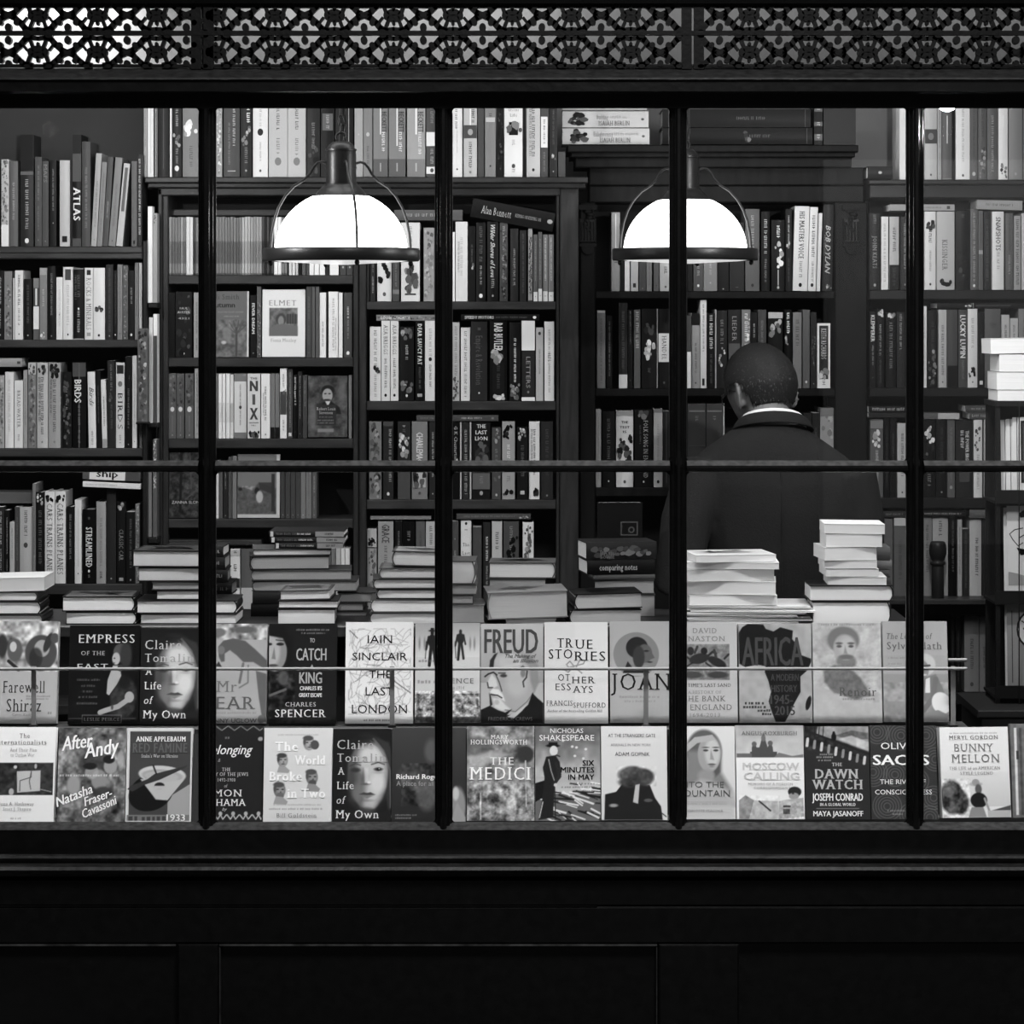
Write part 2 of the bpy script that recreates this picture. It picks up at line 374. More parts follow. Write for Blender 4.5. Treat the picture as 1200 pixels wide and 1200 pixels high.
R = tag(empty('bookcase', (X(850, dD), Y(dD), 0)), 'carved dark bookcase with stepped cornice and pilasters behind the man', 'bookcase')
slab(R, 'cornice', 665, 1006, 170, 178, dD-.10, dD+.2, WOODC); slab(R, 'cornice', 669, 1002, 178.3, 184, dD-.08, dD+.2, WOODC)
slab(R, 'cornice', 674, 998, 184.3, 196, dD-.06, dD+.2, WOODC); slab(R, 'frieze', 690.5, 1012, 196.3, 217, dD-.025, dD+.2, WOODC); slab(R, 'architrave', 690.5, 1012, 217.3, 237, dD-.012, dD+.2, WOODC)
def pilaster(px0, px1, inner):
    pil = upright(R, 'pilaster', px0, px1, 237.3, dD-.012, dD+.2, WOODC)
    c = (px0+px1)/2; w_ = 9; d = dD-.013; mb = MB()
    x0, x1 = X(c-w_, d), X(c+w_, d)
    # carved bracket: scroll, fluted block, rounded tongue
    mb.box(x0-.004, x1+.004, Y(d)-.012, Y(d), Z(246, d), Z(240, d), WOODC)
    for k in range(7):
        t = k/6; z = Z(248+22*t, d); r = .012+.006*math.sin(t*6.2)
        mb.ball(((x0+x1)/2+(.008*math.sin(t*7)), Y(d)-.003, z), (.013-.004*t, .012, .008), WOODC, 10, 6)
    mb.box(x0, x1, Y(d)-.010, Y(d), Z(283, d), Z(257.5, d), WOODD)
    for k in range(5):
        xx = x0+(x1-x0)*(k+.5)/5; mb.tube([(xx, Y(d)-.011, Z(282, d)), (xx, Y(d)-.011, Z(260, d))], .0030, WOODC, 6)
    for e in (x0, x1): mb.box(e-.0015, e+.0015, Y(d)-.013, Y(d), Z(284, d), Z(256, d), WOODC)
    mb.prism([(x0+(x1-x0)*(.5-.42*math.cos(t)), Z(289+9*math.sin(t), d)) for t in [k*math.pi/10 for k in range(11)]], Y(d)-.010, Y(d), 'y', WOODC)
    mb.box(x0-.003, x1+.003, Y(d)-.012, Y(d), Z(289, d), Z(285.5, d), WOODC)
    mb.build('carved_bracket', pil)
pilaster(680, 697.5, 1); pilaster(979, 1016, -1)
shelf_parts(R, [(341.5, 350), (455.5, 464.5), (571.5, 582)], 697.8, 978.6, dD+.0, dD+.2, WOODC)
back(R, 690, 1014, 200, dD+.201, BACKP); kids(R)

R = tag(empty('bookcase', (X(1130, dE), Y(dE), 0)), 'dark wooden bookcase at the right with the SNAPSHOTS and LUCKY LUPIN books', 'bookcase')
slab(R, 'cornice', 1018, 1330, 210.5, 216, dE-.04, dE+.2, WOODD); slab(R, 'frieze', 1019, 1330, 216.3, 232, dE-.01, dE+.2, WOODD)
shelf_parts(R, [(340, 351), (454.6, 465), (583.6, 596)], 1019, 1330, dE, dE+.2, WOODD)
shelf_parts(R, [(702.6, 709)], 1023.5, 1330, dE-.09, dE+.2, WOOD); slab(R, 'apron', 1020.5, 1330, 709.6, 721, dE-.02, dE+.02, WOODD)
shelf_parts(R, [(812.6, 826)], 1020.5, 1330, dE-.02, dE+.2, WOODD)
upright(R, 'side_panel', 1331, 1345, 217, dE-.01, dE+.2, WOODV)
back(R, 1019, 1344, 220, dE+.201, BACKP); kids(R)

# ------------------------------------------------------------------ shelved books
TW = ['black', 'black', 'charcoal', 'dark grey', 'grey', 'mid grey', 'light grey', 'pale grey', 'off-white', 'white']
rnd = random.Random(11)
def blob(mb, cx, cz, rx, rz, y, m, r):
    n = 9; a0 = r.random()*6
    pts = [(cx+rx*(.75+.4*r.random())*math.cos(a0+2*math.pi*k/n), cz+rz*(.75+.4*r.random())*math.sin(a0+2*math.pi*k/n)) for k in range(n)]
    mb.add([(cx, y, cz)]+[(max(min(p[0], cx+rx), cx-rx), y, p[1]) for p in pts], [(0, 1+k, 1+(k+1) % n) for k in range(n)], m)
def ticks(mb, a, b, wd, h, c, y, r, x=0, flat=False):
    """lettering too small to read: strokes of letters in words"""
    z0, z1 = h*(1-a), h*(1-b); z = z0; hh = wd; n = r.randint(3, 8); m = tone(c)
    while z > z1+.003:
        lw = hh*(.45+.35*r.random())
        q = .5 if r.random() < .7 else .62
        if flat: pass
        mb.add([(x-hh*.5, y, z), (x-hh*.5, y, z-lw*.38), (x+hh*q-hh*.02, y, z-lw*.38), (x+hh*q-hh*.02, y, z)], [(0, 1, 2, 3)], m)
        if r.random() < .6:
            e = r.choice((-.5, -.08, .3)); mb.add([(x+hh*e, y, z-lw*.38), (x+hh*e, y, z-lw*.85), (x+hh*(e+.2), y, z-lw*.85), (x+hh*(e+.2), y, z-lw*.38)], [(0, 1, 2, 3)], m)
        z -= lw*1.05; n -= 1
        if n <= 0: z -= hh*.6; n = r.randint(2, 8)
def word(mb, txt, m, style, put, tgt_w, cap, res=1, fit=True):
    """put(u, v) maps word space (u along the run, v up) to 3D"""
    V, Fs, wn = layout(txt, style, res)
    k = tgt_w/wn if fit else cap
    P_ = [(put(a*k, c*cap), l) for a, c, l in V]
    mb.add([(p[0], p[1]-l*2.5e-5, p[2]) for p, l in P_], Fs, m)
def num(s): return int(s) if s.lstrip('-').isdigit() and len(s) == 1 else float(s)
def spine_deco(mb, deco, wd, h, y, t, r):
    """deco on an upright spine, local x across (-wd/2..wd/2), z up from 0 to h, facing -y"""
    for i, dd in enumerate(deco):
        yy = y-.0003-.00012*i; k = dd[0]; a = dd[1:].split('/')
        if k in 't=':
            if float(a[1]) > 1: continue
            txt, f0, f1, c = a[0], float(a[1]), float(a[2]), int(a[3]); s = float(a[4]) if len(a) > 4 and a[4] else .55; st = a[5] if len(a) > 5 else 's'; off = float(a[6]) if len(a) > 6 else 0
            cap = wd*s; L = h*(f1-f0); x0 = -cap/2+off*wd; z0 = h*(1-f0)
            word(mb, txt, tone(c), st, lambda u, v: (x0+v, yy, z0-u), L, cap)
        elif k == '~':
            f0, f1, c = float(a[0]), float(a[1]), int(a[2]); s = float(a[3]) if len(a) > 3 and a[3] else .34; off = float(a[4]) if len(a) > 4 else 0
            ticks(mb, f0, f1, min(wd*s*.74, .0085), h, c, yy, r, off*wd)
        elif k == 'b':
            f0, f1, c = float(a[0]), float(a[1]), int(a[2]); s = float(a[3]) if len(a) > 3 else 1; e = wd*s/2-(.0002 if s == 1 else 0)
            mb.add([(-e, yy, h*(1-f0)), (-e, yy, h*(1-f1)), (e, yy, h*(1-f1)), (e, yy, h*(1-f0))], [(0, 1, 2, 3)], tone(c))
        elif k == 'h':
            txt, f, c = a[0], float(a[1]), int(a[2]); s = float(a[3]) if len(a) > 3 and a[3] else .75; st = a[4] if len(a) > 4 else 's'; hc = float(a[5]) if len(a) > 5 else .04
            word(mb, txt, tone(c), st, lambda u, v: (-wd*s/2+u, yy, h*(1-f)+v), wd*s, h*hc)
        elif k == 'o':
            f, c = float(a[0]), int(a[1]); s = float(a[2]) if len(a) > 2 else .22; rr = min(wd*s/2, .012)
            mb.add([(rr*.8*math.cos(q*math.pi/5), yy, h*(1-f)+rr*math.sin(q*math.pi/5)) for q in range(10)], [tuple(range(10))], tone(c))
        elif k == 'p':
            f0, f1, c = float(a[0]), float(a[1]), int(a[2]); n = int(a[3])*2 if len(a) > 3 else max(6, int((f1-f0)*h/wd*6))
            for q in range(n):
                cc = max(0, min(9, c+r.choice((-2, -1, -1, 0, 1)))); s = wd*(.08+.12*r.random())
                cx = (r.random()-.5)*(wd-2.2*s); cz = h*(1-f0-(f1-f0)*(q+.5)/n)
                rz_ = min(s*1.4, h*(f1-f0)*.5); cz = min(max(cz, rz_*1.2), h-rz_*1.2); blob(mb, cx, cz, s, rz_, yy-.00003*q, tone(cc), r)
        elif k == 'n':                          # narrow strokes: ornament, and highlights painted onto some spines
            f0, f1, c = float(a[0]), float(a[1]), int(a[2])
            mb.add([(-wd*.04, yy, h*(1-f0)), (-wd*.04, yy, h*(1-f1)), (wd*.04, yy, h*(1-f1)), (wd*.04, yy, h*(1-f0))], [(0, 1, 2, 3)], tone(c))
def book_mesh(wd, h, dp, t, hard, deco, seed, gloss=False, paper=PAPER_V):
    mb = MB(); r = random.Random(seed); m = tone(t)
    bu = min(.0035, wd*.10) if hard else .0006
    n = 4; xs = [-wd/2+wd*k/n for k in range(n+1)]; ys = [-bu*math.sin(math.pi*k/n) for k in range(n+1)]
    mb.add([(x, y, z) for z in (0, h) for x, y in zip(xs, ys)], [(k, k+1, n+2+k, n+1+k) for k in range(n)], m, True)
    bt = min(.0028, wd*.2) if hard else min(.0006, wd*.1); e = .0035 if hard else .0002
    mb.box(-wd/2, -wd/2+bt, 0, dp, 0, h, m); mb.box(wd/2-bt, wd/2, 0, dp, 0, h, m)
    mb.box(-wd/2+bt, wd/2-bt, .002, dp-e, e, h-e, paper)
    spine_deco(mb, deco, wd-.0004, h, -bu, t, r)
    return mb
def auto_deco(t, wd_px, r):
    c = r.choice((5, 6, 7)) if t < 4 else (r.choice((7, 8)) if t == 4 else r.choice((3, 4, 4)))
    a = r.choice((.06, .1, .14)); q = r.choice((.5, .62, .72))
    out = ['~%.2f/%.2f/%d' % (a, q, c)]
    if q < .66: out.append('~%.2f/.84/%d/.24' % (q+.05, c))
    out.append('o.93/%d' % c)
    return out
BOOKN = [0]
def lettering_words(t, deco):
    for dd in deco:
        if dd[0] == '=': return 'lettered '+dd[1:].split('/')[0]
    for dd in deco:
        if dd[0] in '~t':
            c = int(dd[1:].split('/')[2 if dd[0] == '~' else 3]); return 'with %s lettering' % ('dark' if c < (t if isinstance(t, int) else 5) else 'pale')
    for dd in deco:
        if dd[0] == 'p': return 'with patterned spine'
    return 'with plain spine'
def fit_label(parts):
    L = ' '.join(p for p in parts if p)
    while len(L.split()) > 16:
        parts = parts[1:]; L = ' '.join(p for p in parts if p)
    return L
def row(name, rowname, d, bottom, data, group, dp=.155, thin=False):
    """data: 'x0 x1 top tone deco;deco|...' left and right edges at the foot, in photo pixels; optional lean in degrees after tone as L<deg>"""
    items = [q.strip() for q in data.split('|') if q.strip()]
    for i, it in enumerate(items):
        p = it.split(' ', 4)
        x0, x1, top = map(float, p[:3]); tt = p[3]; lean = 0; bot = bottom
        if 'L' in tt: tt, l = tt.split('L'); lean = float(l)
        if '@' in tt: tt, b_ = tt.split('@'); bot = float(b_)
        t = int(tt); deco = [q for q in (p[4].split(';') if len(p) > 4 else []) if q]
        BOOKN[0] += 1; r = random.Random(BOOKN[0]*7+3)
        dd = d+.008+r.random()*.010
        wd = X(x1, dd)-X(x0, dd)-.0006; zb_ = Z(bot, d); h = (Z(top, dd)-zb_)/math.cos(math.radians(lean))
        if not deco and not thin: deco = auto_deco(t, x1-x0, r)
        hard = wd > .021 and h > .205 and not thin
        mb = book_mesh(wd, h, dp if h > .19 else dp-.025, t, hard, deco, BOOKN[0])
        o = mb.build('hardback_book' if hard else ('booklet' if thin else 'paperback_book'))
        cx = (X(x0, dd)+X(x1, dd))/2; zz = zb_+.0003
        if lean: zz += abs(math.sin(math.radians(lean)))*wd/2
        o.location = (cx, Y(dd), zz); o.rotation_euler = (0, math.radians(lean), 0)
        kind = 'booklet' if thin else 'book'
        nm = '%s from left,' % ordinal(i+1) if len(items) > 1 else ''
        tag(o, fit_label([TW[t], kind, lettering_words(t, deco)+',', nm, rowname]), 'booklet' if thin else 'book', group)
def lying(px0, px1, py0, py1, d, t, deco, label, group, tilt=0, dp=.16, name=None, yaw=0):
    """a book lying flat, spine towards the viewer; tilt>0 lowers the right end"""
    BOOKN[0] += 1
    L = X(px1, d)-X(px0, d); th = Z(py0, d)-Z(py1, d)-.0004
    mb = book_mesh(th, L, dp, t, th > .02, deco, BOOKN[0], paper=PAPER)
    o = mb.build(name or ('hardback_book' if th > .02 else 'paperback_book'))
    # upright spine top points left when laid down, so its lettering reads left to right
    o.rotation_euler = Euler((0, math.radians(-90+tilt), 0)) ; 
    o.rotation_euler = (Matrix.Rotation(math.radians(yaw), 3, 'Z') @ Matrix.Rotation(math.radians(tilt), 3, 'Y') @ Matrix.Rotation(math.radians(-90), 3, 'Y')).to_euler()
    cx, cz = (X(px0, d)+X(px1, d))/2, (Z(py0, d)+Z(py1, d))/2+.0003
    off = o.rotation_euler.to_matrix() @ Vector((0, 0, L/2))
    o.location = Vector((cx, Y(d), cz))-off
    return tag(o, label, 'book', group)
gA, gB, gC, gT = 'books in the left bookcase', 'books in the middle bookcase left bay', 'books in the middle bookcase right bay', 'books on top of the middle bookcase'
gD, gE, gF = 'books in the carved bookcase', 'books in the right bookcase', 'booklets in the middle bookcase'
row('A1', 'top shelf, far-left bookcase', dA, 288.7, """1.5 10.5 187 7 p0/.75/6;b.75/1/8|11 21 189 4 ~.25/.7/6|24 39.5 158 2 b0/.32/1;b.33/.36/4;~.4/.85/6;o.95/8/.4|41 49 184 3 |49.5 57 189 3 tMAPS/.04/.25/5/.6;o.94/6|58.5 66 188 1 ~.1/.6/5;o.73/7|70 82 188 7 b.88/.95/1/.5|85 95.5 158 1 b.0/.17/1;b.17/.42/3;=ATLAS/.47/.77/8/.78/R;b.93/1/3|96 106 166 3 ~.25/.85/5|106.5 113.2 180 6L3.2 ~.3/.8/4;o.93/4|113.6 119.8 190 5L3.4 |120.2 126.6 184 3L3.5 ~.5/.7/6|127 135.2 185 5L4.6 ~.3/.8/4;o.94/1|136 143.5 192 7L5.4 b.05/.58/4/.5|154 160.5 189 4 b.93/.97/1/.4|161 166.3 181 2 ~.05/.9/7/.6""", gA, .13)
row('A2', 'second shelf, far-left bookcase', dA, 398.2, """-4 4.5 317 1 |5 14 318 5 p.2/.95/5;o.93/8|15 17.3 326 7 b0/1/7|17.6 27 317 8 ~.07/.5/2/.4;~.55/.8/4;o.92/3|28 37.5 327 1 ~.1/.75/4;o.93/7|39 46 326 3 b0/.16/5;b.17/.44/8/.3;b.46/.83/8;b.84/1/4|46.4 55 314 5 b0/.1/6;~.3/.55/7;p.9/.98/7|56 65 312 1 ~.1/.7/5;o.95/5|66 73.6 325 8 ~.2/.8/7;o.6/4|74 85.6 313 8 b.03/.18/3/.6;~.25/.8/7;o.93/1|86 98.5 314 1 b.005/.02/5;~.1/.45/4;~.1/.45/4/.25/-.3;o.57/9;~.6/.93/6;b.985/1/6|99.3 109 314 8 b.03/.1/2/.5;=ROCKS & MINERALS/.14/.86/4/.62/t;b.9/.95/6/.5|109.3 123 314 8 p.54/.6/3/3;o.94/1/.25|124 132.6 310 2 ~.05/.9/4;o.95/6|133 137.2 317 1 ~.05/.8/4;o.93/8/.5|137.6 143.6 310 5 ~.05/.75/4;o.92/1|144 150 311 4 p.02/.98/5|150.5 157.4 317 1 ~.25/.5/6/.4;o.93/8/.5|158 162.6 308 5 |163 166.4 308 7 """, gA, .13)
lying(-12, 25.5, 420, 430, dA+.02, 6, ['o.9/2', 'b.86/.96/3/.3'], 'light grey book lying flat on upright books, far-left end of third shelf', gA, 0, .13)
row('A3', 'third shelf, far-left bookcase', dA, 525.3, """-4 5 440 6 p.05/.95/6|6 16 436 8 ~.1/.8/7|17 27 446 8 tBREADWATER/.15/.7/3/.4/t;~.8/.9/5|27.4 32.2 434 6 |33 42.6 425 5 b.0/.14/7;p.02/.98/5|43.4 56 425 7 p.04/.13/3/4;~.17/.85/4;~.17/.7/4/.3/-.25;o.93/5|57 71 425 6 p.03/.17/2/5;~.2/.85/4;~.2/.6/4/.2/-.3;o.93/5|73 84 436 1 p.05/.95/3;~.2/.5/5|85 101 425 0 b0/.165/3;n0/1/4;=BIRDS/.2/.47/8/.5/b/-.1;~.5/.75/5/.2;~.79/.95/5/.2|104 113 436 8L-1 =Birds/.2/.45/4/.6/k;~.78/.96/5|113.3 119 434 1L-1 ~.2/.7/4|120 126 445 8L-1.4 ~.25/.7/3;b.87/1/6|126.8 135.4 423 2L-.6 ~.04/.35/5;p.37/.46/4/3;~.5/.8/4|135.9 146 425 8 b.03/.13/2/.8;o.25/5/.7;=BIRDS/.36/.78/2/.6/t;~.85/.95/5|146.6 154.4 418 1 p.15/.3/3/3;~.35/.8/5;o.96/6|155 160.4 417 8 ~.2/.8/7;o.93/2""", gA, .13)
row('A4', 'bottom shelf, far-left bookcase', dA, 684.3, """-3 5 594 2 |5.6 11 598 1 |11.4 17 612 7 ~.1/.6/5|17.4 22.8 594 3 |23.2 37.6 594 7 ~.05/.4/4/.5;o.5/3/.45|38 41.8 567 5 |42.2 52 577 1 p.02/.13/7/4;~.2/.8/4/.55|52.6 64 576 8 p.045/.1/1/4;=CARS TRAINS PLANES/.13/.9/4/.6/t|64.6 77 576 8 p.045/.1/1/4;=CARS TRAINS PLANES/.13/.9/4/.6/t|78 87 594 1 ~.1/.7/5|87.6 95.6 586 8 n.1/.8/7;o.88/2|97 112 597 0 o.12/3;=STREAMLINED/.24/.78/8/.5/R;o.83/8;~.88/.94/5/.2|113 124 588 6 ~.2/.8/5;~.85/.95/3|125 136 571 2 o.95/6|137 147.4 588 1 p.02/.1/6/3;=CLASSIC CAR/.34/.72/6/.5/t;b.93/.97/6/.5|148 158 600 1 ~.1/.8/4;o.95/6|158.6 163.4 591 5 p.02/.95/6""", gA, .13)
lying(-12, 38, 577, 590, dA+.04, 4, ['b0/1/4'], 'grey book lying flat at the far-left end of bottom shelf', gA, 0, .12)
lying(97, 164.5, 565.5, 572, dA-.01, 8, ['~.05/.6/6/.3'], 'white book lying tilted beneath the book with the ship label', gA, 2.6, .12)
o = lying(97, 164.5, 549, 563, dA-.008, 4, ['b.12/.74/8', 'tship/.24/.62/0/.62/b/.05', 'b.76/.98/3'], 'grey book with white label lettered ship, lying tilted under the glazing bar', gA, 2.6, .12)
# narrow end slot between the left and the middle bookcase
row('S', 'narrow slot right of the far-left bookcase', dA+.014, 354.8, '173.2 178.6 242 9 b0/1/9|179 184.4 250 6 b0/1/6;p.02/.11/3/4', gA, .05)
row('S', 'middle of narrow slot beside far-left bookcase', dA+.014, 495.8, '174.6 179 372 8 b0/1/8|179.6 184.4 368 9 b.2/1/3', gA, .05)
row('S', 'foot of the narrow slot above the glazing bar', dA+.014, 630, '173.6 178 546 5 b0/1/5|179 184 515 4 p0/.5/7', gA, .05)
row('S', 'leaning on the far-left bookcase, ending below BIRDS shelf', dA-.05, 494.6, '161.2 173 385 4 p0/1/4;p.1/.9/6/9', gA, .03)
row('S', 'last on third shelf, far-left bookcase', dA, 525.3, '163.4 166.4 495 4 b0/1/4', gA, .13)
row('T', 'row on top of middle bookcase', dB-.045, 207.2, """168.5 172.6 117 6 |173 180 117 8 b0/1/8;n0/.95/7|180.6 185 117 4 n0/1/8|185.6 198 117 2 n0/.9/3|199 201.4 117 8 b0/1/8|201.8 213 117 2 ~.1/.35/6;p.45/.6/5/4;~.63/.83/5;o.89/8/.6|214 234 117 5 p.3/.46/8/4;~.6/.9/4|253 260.4 117 6 p.05/.95/7|262 281 117 3 ~.1/.6/7/.2/.15;~.3/.85/5/.15/-.15;b.92/.93/7/.5|282 295 117 2 p.35/.6/6/4;~.05/.3/9/.5/.2;~.62/.85/5;o.92/6|296.4 314 117 8 ~.05/.35/6/.2;o.42/2/.5;~.55/.82/6/.15;o.92/4/.2|315 336.8 117 7 o.8/5/.55;~.5/.72/5/.3;~.1/.4/4/.5|337.2 358.4 117 7 o.8/5/.55;~.5/.72/5/.3;~.1/.4/4/.5|359.4 375 117 2 ~.3/.65/5/.3;p.6/.95/3/5|376 392 117 1 b.18/.4/4/.8;~.2/.38/6/.5|393 402.6 117 1 n0/.9/3|403.4 414 117 1 n0/.9/6|415.4 425.4 117 6 o.45/7|426 436.4 117 5 o.45/7/.5;~.6/.9/4|437.4 454.6 117 5 n0/.45/8;tSAMUEL BECKETT/-.1/.42/2/.3/s/.25;~.42/.7/8/.3/.2;b.77/1/4;n.82/.93/6|455.6 475.2 117 5 n0/.6/8;tSAMUEL BECKETT/-.1/.42/2/.3/s/.25;~.42/.7/8/.3/.2;b.77/1/4;n.82/.93/6|477 498.4 117 6 n0/.45/9;tSAMUEL BECKETT/-.1/.42/2/.3/s/.25;~.42/.7/8/.3/.2;b.77/1/5;n.82/.93/7|499.4 513 117 3 ~.05/.35/5/.6;b.42/.6/8;~.64/.84/6/.6;b.87/.96/8;o.915/3/.4|529.6 542 117 8 ~.03/.38/4/.3/-.1;~.4/.7/6/.12;o.9/2/.2|543.4 559 117 7 n.05/.35/9;b.33/.5/3;o.42/6/.5;~.04/.3/2/.3/.2;~.55/.88/4/.3;o.94/5|560 567.4 117 3 b0/1/3|568.4 581 117 5 b.23/.29/7/.9;~.18/.22/3;o.86/2/.2|582 590 117 1 p.05/.9/2|591 612.4 117 8 h A/.08/5/.3/r;hGreene/.15/5/.6/r;hLife/.22/5/.4/r;b.29/.46/1/.5;p.31/.42/5/3;~.52/.6/6/.2;o.86/3/.25;~.9/.95/6/.2|613 616 117 1 b0/1/1|617 633 117 7 ~.02/.75/4/.3;~.1/.75/5/.25/-.22;o.91/2/.25|633.6 642 117 3 b.22/.62/8;~.26/.58/4/.4;~.68/.95/5|644 653 117 2 ~.05/.6/4;p.7/.78/6/2;o.93/6|654 662.6 178 3 b0/1/3""", gT, .16)  # n strokes include a highlight painted down a charcoal spine
lying(659, 760, 130.5, 149.5, dD-.085, 7, ['p.09/.26/2/7', 'tBuilding/.4/.53/5/.3/r/.14', 'tISAIAH BERLIN/.42/.78/4/.3/r/-.25', '~.56/.75/6/.2/.14', 'o.93/4/.2'], 'upper of two pale thick books lying spine out on the carved cornice', gD)
lying(659, 761, 150.5, 169.2, dD-.085, 7, ['p.10/.27/2/7', 'tEnlightening/.36/.58/5/.3/r/.14', 'tISAIAH BERLIN/.43/.78/4/.3/r/-.25', '~.6/.9/6/.2/.14', 'o.93/4/.2'], 'lower of two pale thick books lying spine out on the carved cornice', gD)
lying(659, 758, 116, 129.5, dD-.08, 6, ['~.1/.9/4'], 'top light grey book lying above two thick pale books on carved cornice', gD)
lying(776, 952, 150, 169.3, dD-.06, 1, ['p.55/.58/4/3', '~.58/.72/4/.5', 'b.04/.045/3', 'b.96/.965/3'], 'lower black folio lying on the carved cornice behind the right lamp', gD, 0, .18)
lying(776, 950, 128, 149.5, dD-.06, 1, ['~.5/.7/4/.5', 'b.04/.045/3', 'b.96/.965/3'], 'upper black folio lying on the carved cornice behind the right lamp', gD, 0, .18)
row('DT', 'upright on the carved cornice', dD-.09, 169.4, '954 964 120 0 b.15/.22/4;~.16/.21/7/.8;b.46/.56/4;~.47/.55/7/.8;b.75/.9/4;~.76/.88/7/.8|965 1003 120 2 b.1/.11/3', gD)
lying(1016.5, 1046, 195, 209.8, dE-.02, 1, ['o.5/7/.3'], 'small black book lying at left end of the right bookcase top', gE)
row('ET', 'row on top of right bookcase', dE-.03, 210.3, """1054 1066 117 8 b0/1/8|1083.4 1098 117 7 b.37/.55/3;o.46/5/.6;o.94/3/.2|1098.6 1103.4 117 6 |1104 1115.6 117 4 n.2/.55/8;b.985/1/5|1116 1119.4 117 1 b0/1/1|1120 1136.6 117 8 ~.1/.8/6/.2;o.95/3/.2|1137 1145.6 117 4 ~.1/.8/3;o.93/7/.6|1146 1156 117 4 p.55/.98/5;~.1/.5/3|1156.6 1169 117 4 ~.2/.9/6/.3|1170 1181 117 8 n.2/.35/9;p.8/.98/4/4|1182 1198 117 5 o.93/6|1198.6 1214 117 4 """, gE)  # the n stroke on the grey spine is a painted highlight
# thin booklets on the top shelf of the left bay
bl, x = [], 198.2
for seg, xs in (('655565883535345332', 233.6), ('5555555557776666323239955323255', 338)):
    for c in seg:
        wpx = {'9': 4.4, '8': 4.0, '3': 3.0, '2': 2.6}.get(c, 3.35)
        if x+wpx > xs: break
        b_ = '' if c in '98' else ';'.join(['b.42/.8/%d' % max(1, int(c)-1), 'b.97/1/%d' % max(1, int(c)-2)])
        bl.append('%.2f %.2f %.1f %s %s' % (x, x+wpx-.15, 254+rnd.random()*1.2, c, b_ or 'b.98/1/7')); x += wpx
    x = 253.4 if x < 240 else x
row('B1', 'top shelf, middle bookcase left bay', dB, 322.3, '|'.join(bl), gF, .13, True)
row('B1', 'top shelf end, middle bookcase left bay', dB, 322.3, """338.6 342 255 8 b0/1/8|342.4 346 255 8 b0/1/8|346.4 349.6 255 8 b0/1/8|350 353.4 256 0 b0/1/0|354 358 236 4 o.8/9/.6|358.4 362 236 4 o.8/9/.6|362.6 368 256 9 b0/1/9|368.4 374 256 9 b0/1/9|374.4 381 256 9 b0/1/9|382 386 262 2 b0/1/2|386.4 397 262 9 b0/1/9|398.4 405.6 262 3 o.85/7/.4|406.4 413.4 262 3 o.85/7/.4""", gB, .13)
row('B2', 'second shelf, middle bookcase left bay', dB, 419.2, """198 205 343 0 b0/1/0|205.6 225 342 1 p.02/.98/2;hPAUL/.27/7/.5/b/.035;hAUSTER/.33/7/.8/b/.035;h4321/.42/6/.7/b/.03;o.94/8/.15|227 234 343 6 ~.15/.65/4;~.7/.9/4""", gB, .13)
row('B2', 'beside face-out book, second shelf, middle bookcase', dB, 419.2, """293.4 300.4 346 1 =FEVER DREAM/.13/.62/8/.5/b;o.93/6|301 306 336 4 p.2/.98/5""", gB, .13)
row('B2', 'right of the ELMET cover, second shelf', dB, 419.2, """359 365 336 3 |365.4 369.4 336 4 b0/1/4|370 374 336 4 b0/1/4|374.4 382 343 9 ~.45/.85/4|385 396.4 342 9 ~.1/.9/6/.3;~.4/.9/6/.2/.25|397 401.4 343 9 o.95/2|403 412.6 343 3 ~.22/.4/8/.3;~.42/.72/6/.25;o.93/9/.5""", gB, .13)
row('B3', 'third shelf, middle bookcase left bay', dB, 514, """197.6 206.4 438 4 p.03/.5/4/9;o.55/8/.7;n.65/.9/5;o.95/6|207 216 438 4 p.03/.5/4/9;o.55/8/.7;n.65/.9/5;o.95/6|217 227 438 4 p.03/.5/4/9;o.55/8/.7;n.65/.9/5;o.95/6|228 234 432 6 |253 255.4 438 5 b0/1/5|256 260 438 9 b.45/.75/8;o.93/6|260.4 264.4 438 9 b.45/.75/8;o.93/6|265 269.4 438 9 b.45/.75/8;o.93/6|269.8 273.6 439 8 b.45/.75/7;o.93/5|274.4 289 438 8 b0/.12/5;b.91/1/5;~.17/.83/4/.15;o.52/3/.3|290 305 438 8 =THE NIX/2/3/2;hTHE/.09/2/.6/b/.035;hN/.27/3/.66/B/.16;hI/.48/4/.24/B/.16;hX/.71/3/.68/B/.18;hNATHAN/.77/3/.75/b/.022;hHILL/.81/3/.4/b/.022;p.9/.99/3/6|306 316.4 438 9 ~.2/.75/3/.3;~.3/.65/5/.18/-.25;o.94/5|317 322 438 5 b.83/1/1|322.4 327.6 438 5 b.83/1/1|328.2 336 432 9 b.33/.66/3;p.3/.36/6/2;~.08/.28/5;~.74/.92/5|337 343 432 3 ~.05/.85/6;b.92/.97/8/.6|343.6 348.4 440 1 ~.03/.5/8/.6;o.9/5|349 354 436 2 |354.6 360 440 3 ~.08/.5/6|408.6 412.4 440 5 b0/1/5""", gB, .13)
row('B4', 'fourth shelf, middle bookcase left bay', dB, 608, """252.4 256.4 540 8 o.93/1|257 261 541 4 b0/1/4|261.6 267 541 2 ~.15/.5/6;o.95/7|267.6 272 536 4 b0/1/4|272.4 277.4 535 5 b0/1/5|329 334 550 3 o.93/7|334.4 340 550 3 o.93/7|340.4 346 550 3 o.93/7|346.4 352 550 3 o.93/7|352.4 358 550 5 o.93/8|358.4 365 550 5 |365.4 371 550 4 """, gB, .13)
